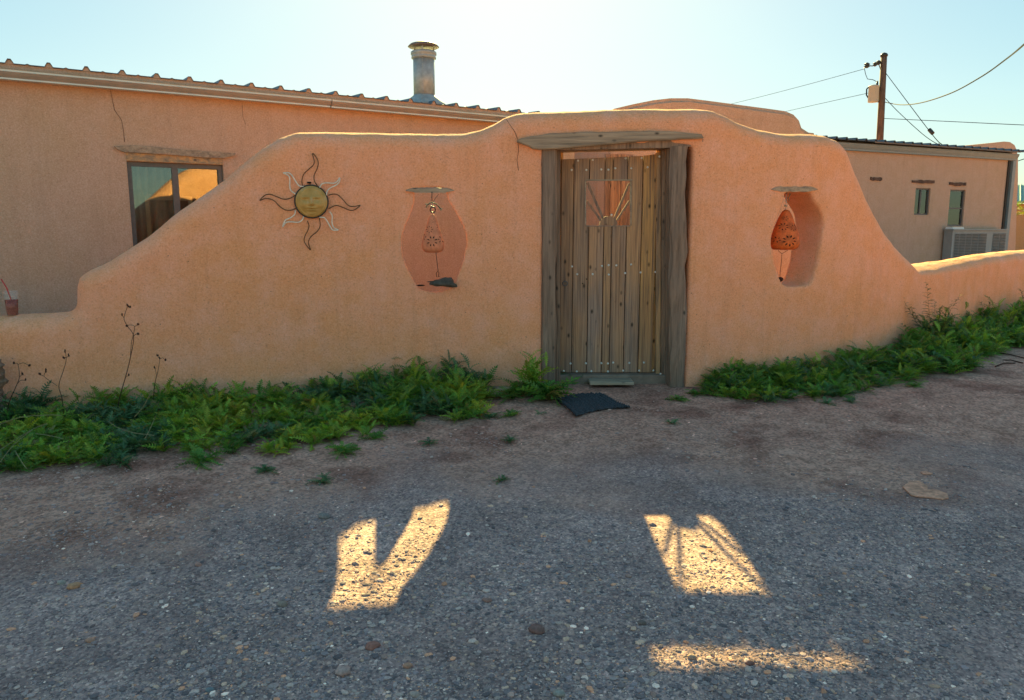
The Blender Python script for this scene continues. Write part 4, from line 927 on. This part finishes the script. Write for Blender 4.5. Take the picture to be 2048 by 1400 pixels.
# larger single stones
stones = [(1075, 1263, 17, (.20, .14, .13), 'dark reddish stone on the gravel near the bottom centre'), (565, 1208, 11, (.26, .25, .22), 'pale round stone left of the V shaped light patch'), (124, 1168, 9, (.33, .36, .33), 'pale greenish stone on the brown dirt at lower left'),
    (150, 1177, 13, (.45, .30, .18), 'long tan stone beside the pale greenish stone at lower left'), (648, 1036, 12, (.22, .24, .24), 'flat blue grey stone above the V shaped light patch'), (397, 1133, 7, (.40, .26, .22), 'small upright pinkish stone on the gravel left of the light patches'),
    (686, 1347, 17, (.40, .34, .32), 'largest pale pink stone at the bottom left of centre'), (746, 1296, 14, (.30, .17, .14), 'round reddish stone above the largest pale pink stone'), (815, 1334, 10, (.42, .28, .2), 'tan stone right of the largest pale pink stone'),
    (1118, 1390, 14, (.28, .32, .30), 'greenish grey stone at the bottom edge right of centre'), (830, 1390, 11, (.38, .36, .33), 'pale grey stone at the bottom edge left of centre'), (1283, 1250, 9, (.16, .15, .14), 'dark grey stone above the left end of the light bar'),
    (1384, 1318, 9, (.35, .30, .24), 'round stone lying in the lower edge of the light bar'), (1500, 1332, 9, (.22, .13, .11), 'dark red stone just below the light bar'), (975, 1202, 9, (.30, .20, .17), 'small brownish stone midway between the light patches'),
    (181, 1285, 10, (.42, .29, .22), 'tan stone on the dark gravel at far lower left'), (420, 1382, 9, (.16, .24, .28), 'bluish stone at the bottom left edge'), (930, 1190, 7, (.36, .38, .38), 'small light grey stone right of the V shaped light patch')]
for i, (a, b, r_, col_, lab) in enumerate(stones):
    g_ = Gd(a, b); g_.z = gh(g_.x, g_.y); k_ = g_.y / F * 1.1
    mm = plain('stone_%02d' % i, (min(.8, col_[0] * 1.45), col_[1] * 1.05, col_[2] * .95), .8, .3, 0, .4, 60, .001); M['st%d' % i] = mm
    lump('stone', g_ + Vector((0, 0, r_ * k_ * .25)), (r_ * k_, r_ * k_ * .75, r_ * k_ * .5), i * 3.3, 'st%d' % i, lab, 'stone', random.uniform(-.6, .6), 2, .35, 'larger stones on the gravel')

# ------------------------------------------------------------------ weeds
def leaf_template(kind):
    """pinnate lobed leaf, unit length along +x; returns verts, tris"""
    Vv = []; Ff = []; n = 7
    lob = [.07, .13, .18, .20, .19, .16, .11] if kind == 0 else [.05, .09, .12, .13, .12, .10, .07] if kind == 1 else [.10, .18, .24, .25, .23, .19, .13]
    arch = lambda x: .42 * x - .55 * x * x
    for i in range(n + 1):
        x = i / n; wd = .035 * (1.2 - x * .5)
        Vv += [(x, wd, arch(x)), (x, -wd, arch(x))]
    for i in range(n): Ff += [(2 * i, 2 * i + 1, 2 * i + 3), (2 * i, 2 * i + 3, 2 * i + 2)]
    for i in range(n):
        x0 = (i + .15) / n; L = lob[i] * 1.25
        for sg in (-1, 1):
            k = len(Vv); z = arch(x0)
            Vv += [(x0, sg * .02, z), (x0 + .5 / n, sg * .02, z), (x0 + .15 / n, sg * L * .5, z + .02), (x0 + .8 / n, sg * L * .6, z + .03), (x0 + .85 / n, sg * L, z + .05 * L - .01)]
            t3 = [(k, k + 1, k + 3), (k, k + 3, k + 2), (k + 2, k + 3, k + 4)]
            Ff += [t[::-1] for t in t3] if sg < 0 else t3
    n = 2 * n
    k = len(Vv); Vv += [(1.18, 0, arch(1.0) - .06), (.98, .09, arch(1)), (.98, -.09, arch(1))]; Ff += [(n, k + 2, k), (n, k, k + 1)]
    return np.array(Vv, float), np.array(Ff)
LT = [leaf_template(k) for k in range(3)]
stem_v = []
class Leaves:
    def __init__(s): s.V = []; s.F = []; s.C = []; s.n = 0
    def leaf(s, p, yaw, pitch, L, kind, col, roll=0.):
        v, f_ = LT[kind]; q = v * L
        cr_, sr = math.cos(roll), math.sin(roll); y_, z_ = q[:, 1] * cr_ - q[:, 2] * sr, q[:, 1] * sr + q[:, 2] * cr_
        cp, sp = math.cos(pitch), math.sin(pitch); x_, z2 = q[:, 0] * cp - z_ * sp, q[:, 0] * sp + z_ * cp
        cy, sy = math.cos(yaw), math.sin(yaw)
        W_ = np.c_[x_ * cy - y_ * sy + p[0], x_ * sy + y_ * cy + p[1], z2 + p[2]]
        W_[:, 2] = np.maximum(W_[:, 2], gz(p[1]) + .002 + .004 * random.random())
        s.V.append(W_); s.F.append(f_ + s.n); s.C.append(np.tile(col, (len(v), 1))); s.n += len(v)
    def stem(s, p0, p1, r, col):
        p0 = np.array(p0); p1 = np.array(p1); v = np.array([p0 + (r, 0, 0), p0 + (-r * .5, r * .8, 0), p0 + (-r * .5, -r * .8, 0), p1 + (r * .6, 0, 0), p1 + (-r * .3, r * .5, 0), p1 + (-r * .3, -r * .5, 0)])
        f_ = np.array([(0, 1, 4), (0, 4, 3), (1, 2, 5), (1, 5, 4), (2, 0, 3), (2, 3, 5)]); s.V.append(v); s.F.append(f_ + s.n); s.C.append(np.tile(col, (6, 1))); s.n += 6
    def plant(s, c, h, r, nl, hue, kind=None, upright=.5):
        """leafy weed: a few leaning stems each with spiralling lobed leaves"""
        c = np.array(c)
        ns = max(1, int(nl / 6))
        for k in range(ns):
            a = random.uniform(0, 2 * math.pi); lean = random.uniform(.1, 1) * r; hh = h * random.uniform(.45, 1.)
            tip = c + np.array([math.cos(a) * lean, math.sin(a) * lean, hh]); 
            base = c + np.array([math.cos(a) * r * .15, math.sin(a) * r * .15, -.01])
            g_ = np.array(hue) * random.uniform(.75, 1.25); s.stem(base, tip, .0028, g_ * np.array([1.2, 1.0, .8]))
            m_ = int(nl / ns) + 1
            for j in range(m_):
                f_ = (j + .6) / m_; p = base * (1 - f_) + tip * f_; yaw = a + j * 2.4 + random.uniform(-.5, .5)
                L = (r * 1.05 + .03) * random.uniform(.65, 1.2) * (1.1 - .45 * f_)
                col = np.array(hue) * random.uniform(.6, 1.45); col[0] *= random.uniform(.8, 1.35)
                if random.random() < .05: col = np.array((.30, .24, .09)) * random.uniform(.5, 1.1)
                s.leaf(p, yaw, random.uniform(0, .7) + upright * f_, L, random.choice((0, 0, 1)) if kind is None else kind, col, random.uniform(-.6, .6))
    def build(s, name, parent=None):
        V_ = np.concatenate(s.V)
        if parent is not None: V_ = V_ - np.array(parent.location)
        return npmesh(name, V_, np.concatenate(s.F), M['leaf'], False, np.concatenate(s.C), parent)
G1 = (.23, .34, .045); G2 = (.12, .24, .045); G3 = (.095, .18, .08); G4 = (.34, .37, .045)
def bed(front, tops, x0, x1, n, name, label, hue_fn, wallgap=.03, hmin=.05):
    """fill the strip between the wall foot and the pixel line `front` with weeds"""
    Lv = Leaves(); fr = [Gd(a, b) for a, b in front]; fx = [p.x / p.y for p in fr]; fY = [p.y for p in fr]
    tr_ = [ray(a, 700)[0] / ray(a, 700)[1] for a, _ in tops]; th_ = [b for _, b in tops]
    ra_, rb_ = ray(x0, 750)[0] / ray(x0, 750)[1], ray(x1, 750)[0] / ray(x1, 750)[1]
    for i in range(n):
        r_ = random.uniform(ra_, rb_); s_ = float(np.interp(r_, ratio, S)); Yw = float(np.interp(s_, S, plan[:, 1])) - wallgap
        Yf_ = float(np.interp(r_, fx, fY)) + noise.noise(Vector((r_ * 16, 2, 0))) * .18
        if Yf_ > Yw - .03: continue
        if random.random() < .45 and noise.noise(Vector((r_ * 30, 5, 0))) < -.1: continue
        g_ = random.random() ** .85; Y = Yw + (Yf_ - Yw) * g_; hmax = float(np.interp(r_, tr_, th_))
        h = hmax * (1 - .78 * g_ ** .8) * random.uniform(.55, 1.25); h = max(h, hmin)
        x_ = r_ * Y; cl = noise.noise(Vector((x_ * 2.2, Y * 2.2, 1)))
        hue = hue_fn(x_, Y, g_, cl)
        rad_ = (.05 + .55 * h) * random.uniform(.8, 1.2); rad_ = min(rad_, .13)
        Lv.plant((x_, Y, gz(Y)), h, rad_, int(10 + 70 * h), hue, upright=.35 + .3 * random.random())
    o = Lv.build(name); o['kind'] = 'stuff'; o['label'] = label
    return o
def hueL(x, y, g_, cl):
    if cl > .16: return G1 if random.random() < .7 else G4
    if cl < -.18: return G3
    return G2 if random.random() < .6 else G1
bed([(-200, 985), (0, 948), (100, 935), (250, 925), (330, 905), (450, 912), (560, 903), (700, 878), (800, 850), (900, 850), (980, 832), (1003, 800)],
    [(-200, .13), (0, .13), (60, .16), (120, .16), (200, .12), (300, .13), (360, .19), (420, .20), (470, .14), (560, .12), (640, .12), (700, .15), (750, .23), (800, .25), (860, .29), (910, .31), (950, .20), (985, .13), (1003, .08)], -120, 972, 620, 'weed_bed', 'green lobed weeds massed along the wall left of the door', hueL)
bed([(1410, 790), (1440, 800), (1520, 803), (1600, 795), (1700, 797), (1745, 778), (1800, 768), (1815, 745), (1830, 735)],
    [(1410, .10), (1440, .17), (1480, .20), (1540, .17), (1570, .21), (1620, .17), (1660, .20), (1690, .27), (1740, .25), (1780, .14), (1800, .16), (1830, .2)], 1416, 1830, 210, 'weed_bed', 'dark green weeds along the wall foot right of the door', lambda x, y, g_, cl: G2 if random.random() < .55 else (G3 if random.random() < .5 else G1))
bed([(1800, 765), (1840, 748), (1900, 752), (1950, 738), (1985, 705), (2048, 695), (2200, 640)],
    [(1800, .25), (1840, .50), (1880, .52), (1920, .42), (1950, .40), (1985, .62), (2020, .60), (2060, .66), (2200, .7)], 1805, 2140, 300, 'weed_bed', 'tall green weeds along the low wall at the right edge', lambda x, y, g_, cl: G2 if random.random() < .5 else (G1 if random.random() < .7 else G3))
# single weeds
def weed(px, py, h, r, nl, hue, name, label, cat='weed', group=None, up=.5, kind=None):
    g_ = Gd(px, py); root = None; Lv = Leaves(); random.seed(int(px * 3 + py)); Lv.plant((g_.x, g_.y, gz(g_.y)), h, r, nl, hue, kind, up)
    V_ = np.concatenate(Lv.V) - np.array((g_.x, g_.y, gz(g_.y))); o = npmesh(name, V_, np.concatenate(Lv.F), M['leaf'], False, np.concatenate(Lv.C)); o.location = (g_.x, g_.y, gz(g_.y))
    o['label'] = label; o['category'] = cat
    if group: o['group'] = group
    return o
weed(1062, 790, .33, .15, 70, G1, 'leafy_weed', 'bright green bushy weed standing before the left door post', up=.7)
weed(1095, 800, .13, .20, 60, G2, 'leafy_weed', 'low spreading dark weed between the left door post and the mat', up=.1)
weed(1030, 797, .12, .14, 40, G2, 'leafy_weed', 'low weed on the pale board left of the door', up=.1)
weed(1150, 762, .05, .12, 30, G3, 'leafy_weed', 'flat dark weed on the threshold left of the step board', up=.0)
small = [(533, 941, .05, 'dark tuft below the weed bed, upper of the two at left'), (643, 963, .05, 'dark tuft alone on the gravel below the weed bed centre'), (685, 905, .09, 'green rosette at the lower edge of the weed bed'), (745, 878, .06, 'small rosette beside the weed bed front edge'),
    (860, 886, .04, 'tiny dark tuft left of the middle gravel'), (1020, 833, .06, 'green rosette left of the mat'), (985, 835, .05, 'small rosette just past the end of the weed bed'), (1005, 962, .03, 'tiny tuft on the grey gravel below the mat'),
    (1020, 883, .035, 'tiny dark tuft below the rosettes left of the mat'), (1082, 830, .03, 'tiny tuft touching the left side of the mat'), (1356, 801, .06, 'green rosette right of the mat before the right post'), (1395, 788, .07, 'dark rosette at the wall foot right of the door'),
    (1652, 808, .05, 'small dark weed below the right weed bed'), (1830, 773, .06, 'low weed on the dirt past the right weed bed'), (1915, 740, .05, 'small weed near the right edge dirt'), (400, 925, .1, 'spreading rosette at the lower left edge of the weed bed'), (1700, 1205 - 400, .04, 'tiny weed below the right weed bed, beside the small dark weed'), (1345, 846, .03, 'tiny dark speck of weed right of the mat')]
for (a, b, r_, lab) in small: weed(a, b, .012 + r_ * .15, r_, int(12 + r_ * 180), G3 if r_ < .055 else G2, 'rosette_weed', lab, group='small weeds scattered on the gravel', up=-.1)
# airy tall weed at the right
def airy(px, py, tips, label, seed):
    random.seed(seed); g_ = Gd(px, py); Lv = Leaves()
    for (tx_, ty_) in tips:
        t_ = P(tx_, ty_, g_.y + random.uniform(-.1, .05)); c0_ = np.array(g_); c1_ = np.array(t_); mid = (c0_ + c1_) / 2 + np.array([(c0_[0] - c1_[0]) * .12, 0, .06]); prev = c0_
        m_ = 26
        for j in range(1, m_ + 1):
            f_ = j / m_; p = (1 - f_) ** 2 * c0_ + 2 * f_ * (1 - f_) * mid + f_ ** 2 * c1_
            Lv.stem(prev, p, .004 * (1.1 - f_), (.10, .085, .03)); prev = p
            if f_ > .3:
                for _ in range(2): Lv.leaf(p, random.uniform(0, 6.3), random.uniform(-.1, .7), .085 * (1.25 - f_ * .8), 1, np.array((.13, .13, .025) if f_ > .6 else (.05, .09, .025)) * random.uniform(.6, 1.3), random.uniform(-.5, .5))
    V_ = np.concatenate(Lv.V) - np.array(g_); o = npmesh('tall_weed', V_, np.concatenate(Lv.F), M['leaf'], False, np.concatenate(Lv.C)); o.location = g_
    o['label'] = label; o['category'] = 'weed'
airy(1862, 715, [(1798, 592), (1852, 566), (1918, 592), (1885, 612), (1822, 615), (1805, 650), (1905, 630), (1870, 600)], 'tall airy yellowing weed before the step of the wall at right', 5)
airy(1975, 680, [(1963, 606), (1980, 596), (1990, 606)], 'smaller airy weed top behind the right edge weeds', 8)
airy(2050, 670, [(2042, 580), (2052, 585)], 'airy weed top rising at the very right edge', 9)
# dry stalks
def stalk(label, main, branches, base, rr_=.0035):
    g_ = Gd(*base); Y = g_.y; root = thing('dry_stalk', g_, label, 'dry weed', 'dry seed stalks before the left wall')
    f_ = lambda a, b: P(a / 3.5, 560 + b / 3.5, Y)
    pts = [Vector(g_)] + [f_(a, b) for a, b in main]
    pts = [Vector(p) for p in catmull([tuple(p) for p in pts], 5)]
    MB().tube(pts, [rr_ * (1.15 - .7 * i / len(pts)) for i in range(len(pts))], 5).build('stem', M['drystem'], root)
    for br in branches:
        MB().tube([Vector(p) for p in catmull([tuple(f_(a, b)) for a, b in br], 4)], rr_ * .6, 4).build('branch', M['drystem'], root)
    for br in [main] + branches:
        a, b = br[-1]; c = f_(a, b)
        for k in range(2):
            bm = MB().lathe([(.001, -.008), (.006, 0), (.004, .008), (.001, .013)], c + Vector((random.uniform(-.006, .006), 0, random.uniform(-.004, .006))), 6); bm.build('seed_head', M['drystem'], root)
stalk('tallest dry reddish stalk rising from the weeds at left', [(840, 815), (880, 675), (912, 545), (935, 395), (890, 320), (868, 265), (895, 180)], [[(912, 545), (920, 440), (930, 395), (942, 325), (905, 315), (888, 322)], [(942, 325), (968, 312)], [(932, 395), (950, 380), (966, 376)], [(868, 265), (853, 243)], [(880, 675), (900, 670)], [(895, 185), (908, 190)]], (232, 835))
stalk('thin dry stalk right of the tallest dry stalk', [(1082, 740), (1105, 640), (1120, 550)], [[(1120, 552), (1140, 545), (1155, 560)], [(1118, 552), (1102, 530)], [(1095, 670), (1086, 612)]], (305, 825), .0028)
stalk('forked dry stalk left of the tallest one with upright tip', [(435, 835), (412, 740), (445, 630), (463, 560), (458, 500)], [[(400, 740), (370, 720), (310, 675), (322, 640)], [(310, 675), (278, 660)], [(322, 640), (318, 630)], [(462, 545), (485, 528)], [(463, 540), (448, 548)]], (128, 845), .003)
stalk('curled dry stalk nearest the left edge', [(60, 870), (110, 750), (135, 680), (125, 590), (100, 585)], [[(125, 592), (165, 580), (208, 603)], [(110, 745), (140, 705), (180, 702)], [(138, 678), (155, 660)]], (12, 855), .003)
# pale arching straws over the left bed
for k, pts in enumerate([[(0, 1190), (120, 1110), (240, 1040), (330, 1005)], [(0, 1275), (100, 1150), (230, 1045)], [(0, 1010), (150, 960), (350, 945), (430, 950)], [(760, 990), (830, 1035), (940, 1070), (1080, 1088)], [(1015, 1110), (1060, 1020), (1090, 950)], [(105, 1195), (150, 1270), (185, 1320)], [(940, 960), (1000, 890), (1060, 780)], [(250, 1075), (350, 1090), (440, 1112)]]):
    P3 = [Gd(a / 3.5, 560 + b / 3.5 + 25) + Vector((0, 0, .0)) for a, b in pts]
    P3 = [P(a / 3.5, 560 + b / 3.5, Gd(a / 3.5, 600 + max(b, 1010) / 3.5).y) for a, b in pts]
    o = MB().tube([Vector(p) for p in catmull([tuple(p) for p in P3], 5)], .0022, 4).build('dry_straw', M['straw'])
    o['label'] = ['long pale straw arching over the left end of the weed bed', 'pale straw slanting down to the left edge', 'thin straw lying across the top of the left weeds', 'pale runner curving right through the weeds', 'upright reddish straw in the middle of the left weeds', 'short straw on the dirt below the left weeds', 'straw slanting behind the thin dry stalk', 'short level straw low in the left weeds'][k]; o['category'] = 'straw'
# yellow shrub by the neighbour
random.seed(4); Lv = Leaves(); yc = P(2060, 420, 26)
for i in range(500):
    a = random.uniform(0, 6.28); r_ = random.uniform(0, 1.4); Lv.leaf((yc.x + r_ * math.cos(a), yc.y + r_ * math.sin(a), random.uniform(.2, P(2048, 408, 26).z)), random.uniform(0, 6.3), random.uniform(-.5, 1), .28, 0, (.22 * random.uniform(.5, 1.2), .17, .03), random.uniform(-1, 1))
o = Lv.build('shrub'); o['label'] = 'yellowish shrub under the green roof past the right house'; o['category'] = 'shrub'
# dark twigs at right
for k, (a, b, c_, d) in enumerate([(1995, 708, 2048, 718), (1990, 735, 2030, 728), (2005, 722, 2046, 728)]):
    p, q = Gd(a, b), Gd(c_, d); o = MB().tube([p + Vector((0, 0, .01)), p.lerp(q, .5) + Vector((0, .03, .02)), q + Vector((0, 0, .01))], .006, 5).build('twig', M['drystem'])
    o['label'] = ['upper dark twig on the dirt at the right edge', 'pale lower twig on the dirt left of the dark twigs', 'middle dark twig on the dirt at the right edge'][k]; o['category'] = 'twig'
